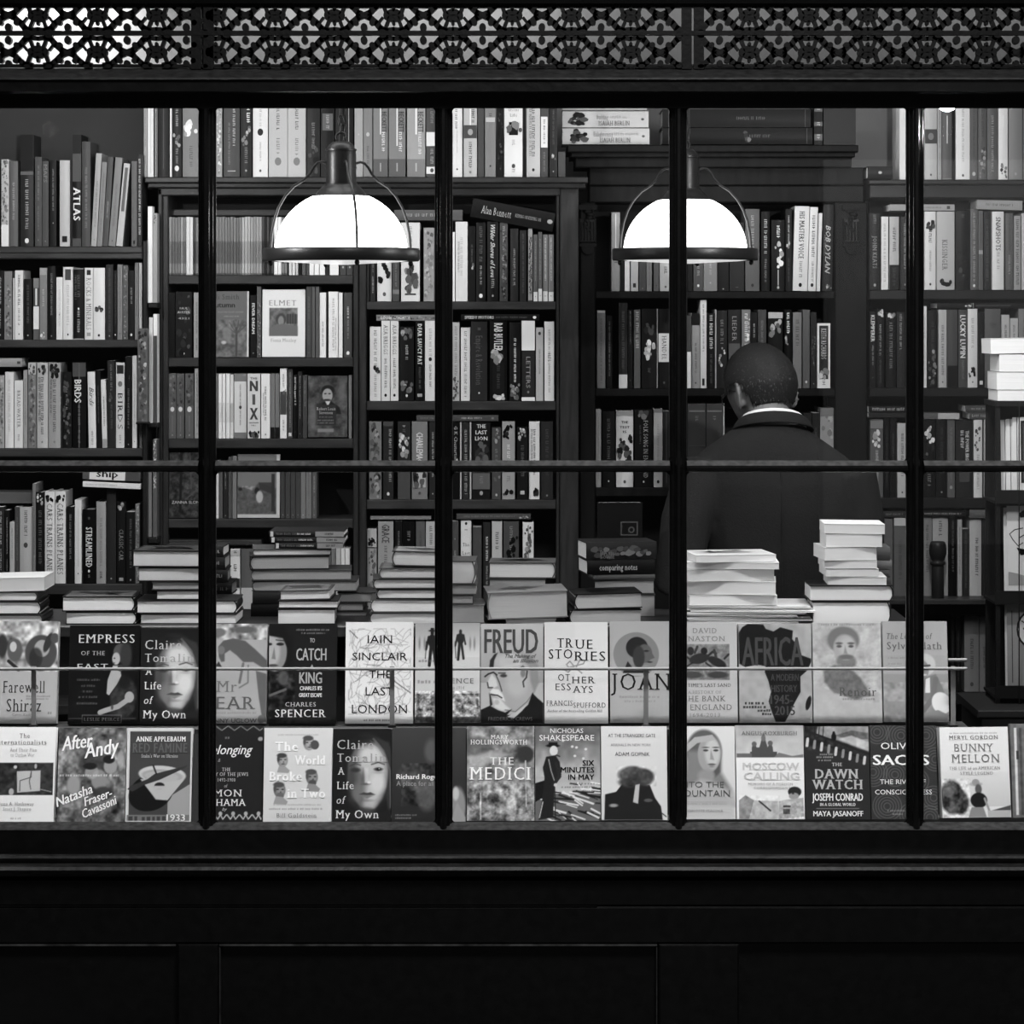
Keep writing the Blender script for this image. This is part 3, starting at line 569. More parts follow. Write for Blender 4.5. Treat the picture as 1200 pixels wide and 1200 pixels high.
row('B5', 'lowest shelf, middle bookcase left bay', dB, 726.7, """243 269 648 4 b0/1/4|270 281.4 643 8 b.02/.1/7;~.03/.09/3/.7;~.22/.34/3/.7;b.42/.55/2;~.6/.9/6|282.4 297 643 4 b.55/.9/7;b.91/1/2|374 378 643 7 b0/1/7|378.4 383 643 7 b0/1/7|383.6 388 643 4 b0/1/4|388.4 393 643 5 b0/1/5|393.6 399 643 7 b0/1/7|399.4 404 643 8 b0/1/8|404.4 410 643 8 b0/1/8""", gB, .13)
row('C1', 'top shelf, middle bookcase right bay', dB, 353.2, """430 433 300 3 b0/1/3|434 440 270 2 ~.1/.6/6;~.65/.9/7|442 459 270 8 b.05/.42/2;p.42/.72/1/5;o.9/4/.3|460 468 268 3 b.84/.9/5;~.1/.8/5|470 492 261 8 ~.05/.25/5/.3;p.55/.88/4/9;b.9/.92/2/.6;n.6/.85/2|496.4 508.6 267 6 p.04/.95/6;~.2/.9/4/.2|529.6 533.2 272 9 b0/1/9|533.8 548 260 8 ~.2/.7/7/.3;~.25/.65/6/.2/-.25|549 557 265 1 ~.25/.5/4;p.5/.57/6/2|558 569 261 1 ~.05/.5/4/.55;~.55/.82/6/.3;o.93/9/.5|571 584 260 1 =Wilder Shores of Love/.04/.7/8/.42/k;~.72/.85/6;o.93/6|585.6 595 261 3 p.02/.98/4;~.05/.75/6/.4|598 607.4 268 2 ~.28/.8/6;~.4/.8/4/.2/-.25|609 617 270 2 ~.05/.9/4|619 624 268 6 p.1/.9/4;b.985/1/3|625 630 275 4 b.86/1/8;o.93/2;~.1/.7/6|630.6 635.4 272 4 b.82/1/8;o.92/2;~.1/.7/6|636 642 275 5 b.85/1/8;o.92/2;~.05/.7/8|642.6 649 275 5 b.86/1/8;o.92/2;~.05/.7/8""", gC)
lying(462, 542, 246, 258.4, dB+.03, 4, ['~.15/.7/6/.4'], 'grey book lying flat across uprights below the cornice, half behind the mullion', gC, 0, .12)
lying(552, 650, 241, 263, dB+.006, 1, ['tAlan Bennett/.12/.48/7/.42/r', 'tKEEPING ON KEEPING ON/.53/.84/6/.18/r', 'o.95/6/.3'], 'thick black book lying tilted on upright books, top shelf under the cornice', gC, 10.5, .12)
row('C2', 'second shelf, middle bookcase right bay', dB, 470, """433.4 446.4 383 8 ~.05/.55/5/.5;p.55/.62/3/3;~.65/.95/6/.3|447 457 376 8 tASA BRIGGS/.05/.42/4/.5/r;~.47/.85/4/.4;o.93/1/.4|457.6 467 376 8 tASA BRIGGS/.05/.42/4/.5/r;~.47/.85/4/.4;o.93/1/.4|468.4 485 383 1 p.04/.16/5/4;~.25/.45/7/.25;p.74/.87/5/4;o.93/8/.2|487 497 376 0 =DEAR SAUCY PAT/.04/.55/8/.5/R;~.58/.86/4;b.91/.95/6/.6|498 510.6 376 8 ~.1/.45/6;o.48/2/.4;~.55/.85/5/.3|530 538.4 378 7 ~.05/.7/5/.5;p.7/.97/4|540 551 384 8 ~.05/.95/5/.4|552 571 377 2 ~.08/.12/5/.3;=Empire & Revolution/.18/.8/4/.42/r;o.9/8/.12|574 594 376 0 tRAB BUTLER/.03/.38/8/.5/c;p.39/.5/6/6;b.52/.97/1/.7;~.55/.85/3/.3;p.93/.98/8/4|597 610 378 1 ~.2/.78/8/.28;p.79/.98/6/7|611 627 376 2 b0/.37/9;b.955/1/9;=LETTERS/.45/.84/6/.3/s;o.89/5/.2|628 636.6 384 7 o.08/3/.5;~.3/.65/3/.25|638 649.4 377 8 ~.4/.5/5/.5;~.1/.9/6/.3""", gC)
lying(441, 511, 369, 376, dB+.012, 5, ['p.02/.98/5/14', 'tLOOSE CANNON/.08/.55/9/.5/b'], 'thin patterned book lying flat, lettered LOOSE CANNON, second shelf right bay', gC, 0, .13)
lying(540, 632, 368.4, 375.6, dB+.012, 1, ['tSPEEDY MOTORS/.05/.42/8/.5/b', '~.45/.85/4/.4', 'o.94/9/.6'], 'black book lying flat on uprights, lettered SPEEDY MOTORS', gC, 0, .13)
row('C3', 'third shelf, middle bookcase right bay', dB, 585.5, """432.6 447 494 5 p.02/.98/5;p.1/.9/4/14|449 461 494 2 b0/.06/3;~.1/.8/6/.35/.2;o.93/8/.35|466 481 494 2 ~.05/.09/6;~.1/.14/4;p.17/.45/7/8;b.6/1/3|482.6 501 494 5 tCHARLEMAGNE/.14/.62/8/.42/c;b.66/.85/7/.8;p.67/.84/3/6;o.92/3/.2|503 511.4 494 2 |530 538.4 495 0 tG K Chesterton/.05/.5/7/.5/s;p.48/.55/7/3|539 541 495 7 b0/1/7|541.6 550 495 2 ~.1/.95/6/.5|550.4 552.4 495 7 b0/1/7|553.4 574.6 495 1 =THE LAST LION/2/3/1;hTHE/.075/8/.5/b/.05;hLAST/.155/8/.65/b/.05;hLION/.235/8/.7/b/.05;p.27/.5/3/10;b.66/.87/4/.98;~.7/.82/5/.4;o.92/6/.25|576.4 587 501 3 p.02/.2/5/5;~.3/.6/5;p.68/.8/4/3;o.94/7/.3|588.4 603.4 494 6 p.05/.22/1/6;~.3/.62/8/.4;~.7/.8/5;p.88/.94/2/3|606 618.4 501 1 p.0/.18/7/5;~.25/.7/4/.4;b.88/.93/7/.4|620 632.4 494 8 ~.1/.7/2/.25;~.1/.6/4/.2/-.25;p.86/.95/1/3|634 648 494 2 ~.1/.7/3;o.95/5/.2""", gC)
lying(488, 584, 486.5, 493.6, dB+.012, 3, ['~.05/.4/5/.4', '~.55/.8/7/.4', 'o.93/5/.5'], 'dark grey book lying flat above THE LAST LION, behind the mullion', gC, 0, .13)
row('C4', 'lowest shelf, middle bookcase right bay', dB, 726.7, """430.4 441.4 642.6 6 p.02/.7/5|443 461 611 6 =GRACE/.03/.22/3/.5/c;~.25/.6/4/.25|463 471.4 611 1 |472 486 611 0 ~.1/.2/5|487.4 498 611 4 ~.1/.4/3|499 511 611 7 ~.05/.25/4|529 537.4 611 3 o.18/6;~.3/.4/6|540 552.4 610 8 o.03/2/.3;~.09/.12/5/.6;hThe/.26/3/.65/r/.035;hLast/.345/3/.75/r/.035|554 564.4 616 3 b0/.02/5|566 575 612 2 ~.15/.4/8/.35;~.45/.75/6/.3|576.4 588.4 611 7 ~.11/.3/4/.5|590 608 611 3 ~.05/.45/5/.4;p.15/.45/1/5|612.6 625.4 612 8 n.03/.5/4;p.05/.45/5""", gC)
row('C4', 'perched at left end above a light grey book', dB, 641.8, '430.4 441.4 620 7 p.5/.95/2/4', gC, .13)
lying(434, 505, 605, 609, dB+.01, 5, ['b0/1/5'], 'thin grey book lying on the row with GRACE, left of the mullion', gC, 0, .13)
lying(535, 622, 602, 608.6, dB+.01, 3, ['~.1/.8/5/.4', 'p.85/.97/7/3'], 'thin dark book lying flat on the row right of the mullion, below THE LAST LION', gC, 0, .13)
row('D1', 'top shelf, carved bookcase', dD, 341.2, """716.6 726.6 249 6 n.02/.5/9;~.55/.65/3/.5|727.2 731.4 262 1 b0/1/1|732 738 280 8 b0/1/8|739 748 280 7 b.85/.93/2/.4|749 757 282 3 o.95/6|757.6 764 282 5 ~.3/.9/3|766 772.4 275 4 o.9/2|773 787 270 7 ~.6/.75/3/.6;o.93/3/.2|806 811.6 262 1 b0/1/1|812.6 824 262 3 ~.4/.8/6;o.92/8/.3|824.6 840.4 261 5 ~.4/.8/7/.2;o.88/7/.15|841 854 261 1 o.97/7/.15|855 872 261 2 ~.2/.4/4;b.42/.5/5/.2;~.94/.97/5/.3|873.4 890 245 4 ~.08/.55/6;o.93/2/.25|892 902 248 1 ~.1/.55/7/.5;~.6/.9/5|904 919.6 258 1 ~.08/.25/8/.6;p.32/.68/8/4;n.7/.92/7;o.95/7|920.4 928 245 1 ~.08/.5/7;p.4/.46/7/2;~.6/.9/4|928.8 946 242 8L1.6 =HIS MASTERS VOICE/.06/.62/3/.36/R;~.65/.85/5;o.93/1/.3|946.6 956 243 8L1.6 ~.1/.6/3/.5;~.65/.9/5;o.93/2/.5|956.5 961 250 8L1.8 b0/1/8|963 975 240 2L1.2 tBOB DYLAN/.24/.8/7/.5/K;~.35/.6/5/.2/-.3;p.93/.97/6/2""", gD)
row('E1', 'top shelf, right bookcase', dE, 339.6, """1018.6 1031.4 250 2 ~.02/.15/5;tJOHN KEATS/.3/.72/6/.4/r;o.94/6/.3|1032.6 1041 254 8 ~.1/.9/6/.4|1042 1053.4 254 7 ~.15/.5/3/.4;b.66/1/1;~.7/.95/3/.5|1055 1066 254 2 |1083.4 1096.6 248 8 p.13/.22/2/5;~.25/.42/4/.5;~.5/.78/5/.25;o.93/3/.25|1097.4 1118.6 248 7 tKISSINGER/.36/.75/4/.3/r/-.05;p.88/.94/1/3|1120 1136 247 1 ~.05/.1/4/.6;p.5/.98/2/7|1137 1146 245 4 ~.05/.9/6/.4;o.95/8/.4|1146.6 1152 247 4 ~.1/.4/3;b.5/.55/6|1153 1160.4 248 2 ~.1/.9/4/.5|1162.6 1176.4 248 8 =SNAPSHOTS/.07/.5/4/.42/b;~.52/.75/6/.3|1178 1187.4 250 4 ~.1/.5/3;~.55/.8/6|1188.4 1196 253 6 ~.05/.95/3/.6|1197 1212 250 7 """, gE)
lying(1043, 1118.6, 239.6, 247, dE+.008, 6, ['b.88/.93/3/.5', '~.3/.8/4/.3'], 'light grey book lying flat on the top-shelf row, crossing behind the mullion', gE, 0, .14)
lying(1144.6, 1198, 234.6, 246, dE+.008, 6, ['~.2/.8/4/.3'], 'light grey book lying tilted above SNAPSHOTS', gE, 1.6, .14)
row('D2', 'second shelf, carved bookcase', dD, 455.2, """699.6 709.4 364 5 ~.1/.95/4/.3;b0/.03/7|711 717.4 370 1 ~.08/.85/5/.4|725 735.4 355 2 ~.1/.8/4/.4;b.84/1/8|736 741.4 363 1 ~.02/.45/5;o.9/5|743 750.4 363 4 ~.03/.5/7/.7;b.52/.98/4|752 769 362 1 p.2/.3/3/4;p.42/.62/8/7;~.75/.82/4/.4|769.6 771 362 6 b0/1/6|771.4 785 362 1 b.31/.67/8;tHANDEL/.34/.64/3/.4/r;o.93/4|805 810 370 3 b.5/1/9|810.4 820 367 6 b0/.16/1;~.4/.8/4/.3;o.93/2|820.6 828 351.5 8 ~.05/.6/4;b.89/.97/2/.4|829 837.6 367 1 ~.03/.5/8/.6;~.55/.95/4|838 839.6 363 7 b0/1/7|840 852 364 2 ~.12/.45/5/.4;p.47/.72/7/4|853 868 363 2 =LIEDER/.08/.4/6/.36/r;b.43/.85/4/.9|869 879.6 363 5 ~.05/.45/9/.6;p.1/.4/8/3|880 887.4 366 1 ~.15/.35/7|888 898 363 3 |900 917.4 366 1 b0/.08/7;p.12/.3/6/5|919 928 363 0 ~.04/.3/9/.5;p.33/.45/7/3|929 939.4 366 5 ~.1/.45/3/.5|940.6 949 363 4 o.92/8/.4|950 957 366 2 p.3/.7/4;o.94/6|957.6 973 379 9 b.035/.86/2/.7;tKEITH RICHARDS/.08/.55/8/.4/r;p.72/.84/7/3;~.88/.97/5/.5""", gD)
row('E2', 'second shelf, right bookcase', dE, 454.4, """1019 1026.6 365 1 tKLEMPERER/.05/.4/8/.6/b;~.45/.72/6;o.87/5|1027.2 1036 362 1 p.01/.1/8/4;~.2/.6/6/.35;~.65/.95/4|1038 1050 366 1 p.01/.07/7/3;~.14/.75/5/.4|1051 1060 366 2 ~.03/.5/6/.4;o.9/4|1081 1086 359 8 ~.1/.8/6|1087 1098.6 364 1 ~.15/.5/3/.5;p.52/.97/5/8|1099.6 1109.4 363 7 ~.2/.85/4/.4;o.93/2|1110 1122 363 3 b.72/1/1|1123 1133.4 363 3 =LUCKY LUPIN/.07/.62/9/.6/c;~.65/.9/5|1134 1145.4 362 8 ~.12/.5/6/.35;p.75/.86/2/4;o.93/5|1146 1153.6 366 1 ~.3/.7/3;b.91/.96/8/.5|1154 1172.6 362 4 hTHE/.22/3/.5/s;~.18/.27/3/.5|1173.4 1183 369 7 |1183.6 1193 373 7 |1193.6 1208 362 5 """, gE)
lying(1098, 1140, 355.4, 361.4, dE+.01, 1, ['p.8/.98/7/4'], 'short black book lying flat left of the LUCKY LUPIN top', gE, 0, .13)
lying(1141, 1204, 355, 361.4, dE+.01, 1, ['~.05/.7/4/.4'], 'black book with small pale lettering lying flat right of LUCKY LUPIN', gE, 0, .13)
row('D3', 'third shelf, carved bookcase', dD, 571.3, """698.4 704.4 480 6 ~.1/.9/5|706 720.4 482 1 ~.1/.75/4/.35;o.92/8/.15|722 742 481 8 b0/.07/6;=THE TEST IS/2/3/1;hTHE/.17/1/.42/b/.032;hTEST/.235/1/.6/b/.032;hIS/.295/1/.22/b/.032;p.33/.75/3/10;o.93/4/.2|744 764.4 480 1 =FOLK SONG IN ENGLAND/.14/.88/7/.26/r/.12;~.2/.45/4/.12/-.2;p.02/.1/4/3;o.93/8/.12|766 776.4 479 7 b0/.05/5;~.2/.8/6/.3;o.93/2/.4|777 785 482 2 n.02/.95/4|806 827 473 3 b.08/.1/5/.9;~.15/.2/5/.5;b.5/.51/4/.9|827.6 847 473 3 b.08/.1/5/.9;~.15/.2/5/.5;b.5/.51/4/.9|847.4 849 473 8 b0/1/8|933 941.4 488 8 b0/1/8|942 951.4 484 2 ~.2/.7/4|952 960.4 484 2 ~.2/.7/4|961 977 478 6 p.1/.9/7;b0/.1/5""", gD)
row('E3', 'third shelf, right bookcase', dE, 583.4, """1019.6 1035 491 4 b.02/.12/5;p.15/.36/8/5;~.4/.9/7/.7|1036 1042.4 490 0 ~.1/.9/3|1043 1050.4 490 1 ~.2/.6/4|1051.4 1063 496 7 |1081.4 1096 492 1 p.08/.3/8/4;p.3/.45/3/3;~.7/.85/5/.6|1097 1109.6 492 1 ~.1/.7/3;o.93/6/.2|1110 1119 492 4 ~.1/.8/5;o.87/6/.5|1120 1140.4 492 2 =THE POWER BROKER/.14/.62/8/.2/b/.15;b.65/.8/3/.6;~.14/.4/8/.3/-.15|1141 1151 492 8 p.1/.4/4/5;~.45/.9/6|1153 1166 492 7 ~.05/.5/5/.5;b.55/1/1;p.7/.95/3/5""", gE)
lying(1018, 1062, 476, 483.4, dE+.006, 1, ['~.1/.95/7/.6'], 'black book with white lettering lying on the row left of the mullion, right bookcase', gE, 0, .13)
lying(1018, 1062, 483.8, 489.6, dE+.006, 2, ['b0/1/2'], 'charcoal book lying beneath a white-lettered black book, right bookcase', gE, 0, .13)
lying(1082, 1125, 484, 491.4, dE+.006, 4, ['b.4/.98/7'], 'grey book with pale label lying flat, just right of the last mullion', gE, 0, .13)
lying(1131, 1166, 475.4, 483, dE+.006, 3, ['~.2/.95/6/.4'], 'upper dark grey book of a flat pair above THE POWER BROKER row', gE, 0, .13)
lying(1136, 1166, 483.4, 491.4, dE+.006, 3, ['~.1/.9/6/.5'], 'lower dark grey book of a flat pair above THE POWER BROKER row', gE, 0, .13)
row('E4', 'fourth shelf, right bookcase', dE, 698.9, """1036 1046.4 608 4 b0/1/4|1047.4 1062 607 4 b0/.1/7;~.3/.8/3|1081 1092 606 5 ~.1/.7/3|1092.6 1111 606 6 ~.05/.25/3|1112 1121 606 0 ~.05/.7/4|1122 1127.4 609 6 |1128 1135.6 620 2 ~.05/.9/4|1136 1150 608 7 ~.25/.75/3/.35/.1|1150.6 1160 608 2 ~.1/.6/3|1160.6 1167.4 608 1 tHERMIONE/.15/.95/5/.55/r""", gE)
lying(1028, 1062, 599, 606.4, dE+.006, 2, ['~.3/.9/5/.4'], 'charcoal book lying flat on the fourth-shelf row beside the man, right bookcase', gE, 0, .13)
lying(1081, 1132, 598.6, 605.6, dE+.006, 1, ['~.05/.9/6/.4'], 'black book lying flat above the wooden finial, right bookcase', gE, 0, .13)
lying(1136, 1168, 597.4, 607.4, dE+.006, 4, ['~.2/.8/5/.3'], 'grey book lying flat on the row beside the card rack', gE, 0, .13)
row('E5', 'lowest shelf, right bookcase', dE-.01, 811.4, """1114 1119 722 1 ~.2/.9/3|1120 1126 724 1 ~.2/.9/3|1130 1147.4 722 5 ~.3/.7/3;o.9/3/.3|1148 1158.4 723 5 ~.4/.7/3;o.93/4|1160 1172 724 2 """, gE)

# ------------------------------------------------------------------ printed covers: continuous-tone print on a fine grid plus real letter shapes
class Cover:
    def __init__(s, x0, y0, x1, y1, base, R=1.3, seed=1):
        s.b = (x0, y0, x1, y1); s.nx, s.ny = int((x1-x0)*R)+2, int((y1-y0)*R)+2
        s.X, s.Y = np.meshgrid(np.linspace(x0, x1, s.nx), np.linspace(y0, y1, s.ny)); s.a = np.full(s.X.shape, float(base)); s.txt = []; s.r = np.random.default_rng(seed)
    def put(s, mask, t, al=1):
        k = np.clip(mask, 0, 1)*al; s.a = s.a*(1-k)+np.asarray(t)*k; return s
    def ell(s, cx, cy, rx, ry, t, soft=.9, al=1, rot=0):
        c, q = math.cos(math.radians(rot)), math.sin(math.radians(rot)); dx, dy = s.X-cx, s.Y-cy
        r = np.hypot((dx*c+dy*q)/rx, (-dx*q+dy*c)/ry)
        return s.put((1-r)*min(rx, ry)/soft+.5, t, al)
    def poly(s, pts, t, soft=.8, al=1):
        n = len(pts); D = np.full(s.X.shape, 1e9); ins = np.zeros(s.X.shape, bool)
        for (ax, ay), (bx, by) in zip(pts, pts[1:]+pts[:1]):
            ex, ey = bx-ax, by-ay; L = ex*ex+ey*ey+1e-9; u = np.clip(((s.X-ax)*ex+(s.Y-ay)*ey)/L, 0, 1)
            D = np.minimum(D, np.hypot(s.X-ax-u*ex, s.Y-ay-u*ey))
            if ay != by: ins ^= ((ay > s.Y) != (by > s.Y)) & (s.X < (bx-ax)*(s.Y-ay)/(by-ay)+ax)
        return s.put(np.where(ins, D, -D)/soft+.5, t, al)
    def rect(s, x0, y0, x1, y1, t, al=1): return s.poly([(x0, y0), (x1, y0), (x1, y1), (x0, y1)], t, .7, al)
    def line(s, pts, w, t, al=1):
        D = np.full(s.X.shape, 1e9)
        for (ax, ay), (bx, by) in zip(pts, pts[1:]):
            ex, ey = bx-ax, by-ay; u = np.clip(((s.X-ax)*ex+(s.Y-ay)*ey)/(ex*ex+ey*ey+1e-9), 0, 1); D = np.minimum(D, np.hypot(s.X-ax-u*ex, s.Y-ay-u*ey))
        return s.put((w/2-D)/.8+.5, t, al)
    def grad(s, y0, y1, t0, t1, x0=-999, x1=9999):
        k = np.clip((s.Y-y0)/(y1-y0), 0, 1); m = (s.Y >= y0) & (s.Y <= y1) & (s.X >= x0) & (s.X <= x1); s.a = np.where(m, t0+(t1-t0)*k, s.a); return s
    def noise(s, x0, y0, x1, y1, amp, sc=5, oct=2):
        m = ((s.X >= x0) & (s.X <= x1) & (s.Y >= y0) & (s.Y <= y1)).astype(float)
        for o in range(oct):
            c = sc/2**o; gx, gy = int((s.b[2]-s.b[0])/c)+3, int((s.b[3]-s.b[1])/c)+3; g = s.r.random((gy, gx))-.5
            fx, fy = (s.X-s.b[0])/c, (s.Y-s.b[1])/c; ix, iy = fx.astype(int), fy.astype(int); fx, fy = fx-ix, fy-iy
            v = (g[iy, ix]*(1-fx)+g[iy, ix+1]*fx)*(1-fy)+(g[iy+1, ix]*(1-fx)+g[iy+1, ix+1]*fx)*fy
            s.a = s.a+m*v*2*amp/(1+.6*o)
        return s
    def text(s, t, x0, x1, yb, cap, tn, st='s', rot=0): s.txt.append((t, x0, x1, yb, cap, tn, st, rot)); return s
    def tiny(s, x0, x1, y, h, t, al=.7):
        """a line of print too small to read"""
        x = x0
        while x < x1:
            k = h*(.5+.5*s.r.random()); s.rect(x, y-h*(.7+.3*s.r.random()), min(x+k, x1), y, t, al); x += k+h*(.35 if s.r.random() < .8 else .9)
        return s
    def face(s, cx, cy, rx, ry, t, sh=.25, dx=0, eyes=.15, mouth=True):
        """shaded face: light from the right, turned by dx (fraction of rx)"""
        s.ell(cx, cy, rx, ry, t-sh*.5); s.ell(cx+rx*.22, cy-ry*.05, rx*.72, ry*.85, t, rx*.5); s.ell(cx+dx*rx, cy-ry*.55, rx*.55, ry*.25, t+.06, rx*.4, .7)
        for q in (-1, 1):
            ex = cx+dx*rx+q*rx*.38
            s.ell(ex, cy-ry*.2, rx*.24, ry*.05, eyes+.1, .6, .8); s.ell(ex, cy-ry*.12, rx*.2, ry*.065, eyes, .7, .95); s.ell(ex, cy-ry*.13, rx*.22, ry*.12, t-sh, 1.4, .45)
        s.poly([(cx+dx*rx*1.15-rx*.06, cy-ry*.1), (cx+dx*rx*1.3-rx*.2, cy+ry*.25), (cx+dx*rx*1.2, cy+ry*.28)], t-sh*.9, 1, .65)
        s.ell(cx+dx*rx*1.25, cy+ry*.29, rx*.2, ry*.035, t-sh*1.2, .7, .8)
        if mouth: s.ell(cx+dx*rx*1.1, cy+ry*.52, rx*.33, ry*.06, eyes+.12, .8, .9); s.ell(cx+dx*rx*1.1, cy+ry*.62, rx*.22, ry*.03, t-sh*.8, .8, .6)
        return s
    def head(s, cx, cy, r, hair=.2, skin=.6, beard=0, coat=None):
        s.ell(cx, cy, r*.78, r, skin-.12); s.ell(cx+r*.15, cy+r*.05, r*.55, r*.8, skin, r*.4)
        s.ell(cx-r*.12, cy-r*.70, r*.72, r*.36, hair, 1.2); s.ell(cx-r*.62, cy-r*.2, r*.2, r*.45, hair, 1.2)
        for q in (-.25, .4): s.ell(cx+q*r, cy-r*.08, r*.17, r*.08, .15, .6)
        s.ell(cx+r*.15, cy+r*.28, r*.1, r*.12, skin-.25, .7); s.ell(cx+r*.1, cy+r*.55, r*.26, r*.07, .22, .6)
        if beard: s.ell(cx+r*.08, cy+r*.75, r*.5, r*.4, beard); s.ell(cx+r*.1, cy+r*.48, r*.4, r*.12, beard)
        if coat is not None: s.poly([(cx-r*.5, cy+r*.8), (cx+r*.4, cy+r*.9), (cx+r*1.1, cy+r*1.5), (cx+r*.9, cy+r*1.9), (cx-r*.8, cy+r*1.8)], coat)
        return s
SQ = lambda a: np.clip(a, .02, .97)
def cover_mesh(c, name, root, W, H, yoff=0):
    """grid sheet at y = yoff facing -y, x centred, z 0..H, with the lettering just proud of it"""
    x0, y0, x1, y1 = c.b; nx, ny = c.nx, c.ny
    xs = (c.X-(x0+x1)/2)/(x1-x0)*W; zs_ = (y1-c.Y)/(y1-y0)*H
    V = np.stack([xs, np.full_like(xs, yoff), zs_], -1).reshape(-1, 3)
    i = np.arange(nx*ny).reshape(ny, nx); Q = np.stack([i[1:, :-1], i[1:, 1:], i[:-1, 1:], i[:-1, :-1]], -1).reshape(-1, 4)
    mb = MB(); mb.v = [tuple(p) for p in V.tolist()]; mb.f = Q.tolist(); mb.m = [mb.mi(PRINT)]*len(Q); mb.sm = [False]*len(Q)
    sx, sz = W/(x1-x0), H/(y1-y0)
    for n, (t, a, b, yb, cap, tn, st, rot) in enumerate(c.txt):
        ca, sa = math.cos(math.radians(rot)), math.sin(math.radians(rot)); yy = yoff-.0004-.00002*n
        def put(u, v):
            px, py = a+u*ca-v*sa, yb-u*sa-v*ca
            return ((px-(x0+x1)/2)*sx, yy, (y1-py)*sz)
        word(mb, t, tone(tn), st, put, b-a, cap, 2)
    o = mb.build(name, root); me = o.data
    at = me.attributes.new('ink', 'FLOAT_COLOR', 'POINT'); g = lin(SQ(c.a)).reshape(-1)*.9
    col = np.ones((len(me.vertices), 4), np.float32); col[:nx*ny, :3] = g[:, None]; at.data.foreach_set('color', col.ravel())
    return o
def display_book(c, d, lean, label, group, th=.030, body=.3, hard=True, spine=None, yaw=0, roll=0, dpx=0, pages=PAPER_W, cat='book'):
    x0, y0, x1, y1 = c.b; zb_ = Z(y1, d); s_, co = math.sin(math.radians(lean)), math.cos(math.radians(lean))
    k = (y0-HY)/F; H = ((EZ-zb_)-k*d)/(co+k*s_); W = X(x1, d)-X(x0, d)-.001
    root = empty('hardback_book' if hard else 'paperback_book', ((X(x0, d)+X(x1, d))/2, Y(d), zb_), (0, 0, 0))
    root.rotation_euler = (Matrix.Rotation(math.radians(yaw), 3, 'Z') @ Matrix.Rotation(-math.radians(lean), 3, 'X') @ Matrix.Rotation(math.radians(roll), 3, 'Y')).to_euler()
    cover_mesh(c, 'cover_print', root, W, H, 0)
    m = tone(body); bt = .0028 if hard else .0005; mb = MB()
    mb.box(-W/2, W/2, .0004, bt, 0, H, m); mb.box(-W/2, W/2, th-bt, th, 0, H-.0005, m)
    mb.box(-W/2, -W/2+bt, bt, th-bt, 0, H, m)
    mb.build('binding', root)
    mb = MB(); e = .004 if hard else .0006; mb.box(-W/2+bt+.0002, W/2-e, bt+.0002, th-bt-.0002, e, H-.0008, pages); mb.build('page_block', root)
    return tag(root, label, cat, group)
GU, GLW = 'books on the upper display ledge', 'books on the lower display ledge'
dL, dU = 6.93, 7.085

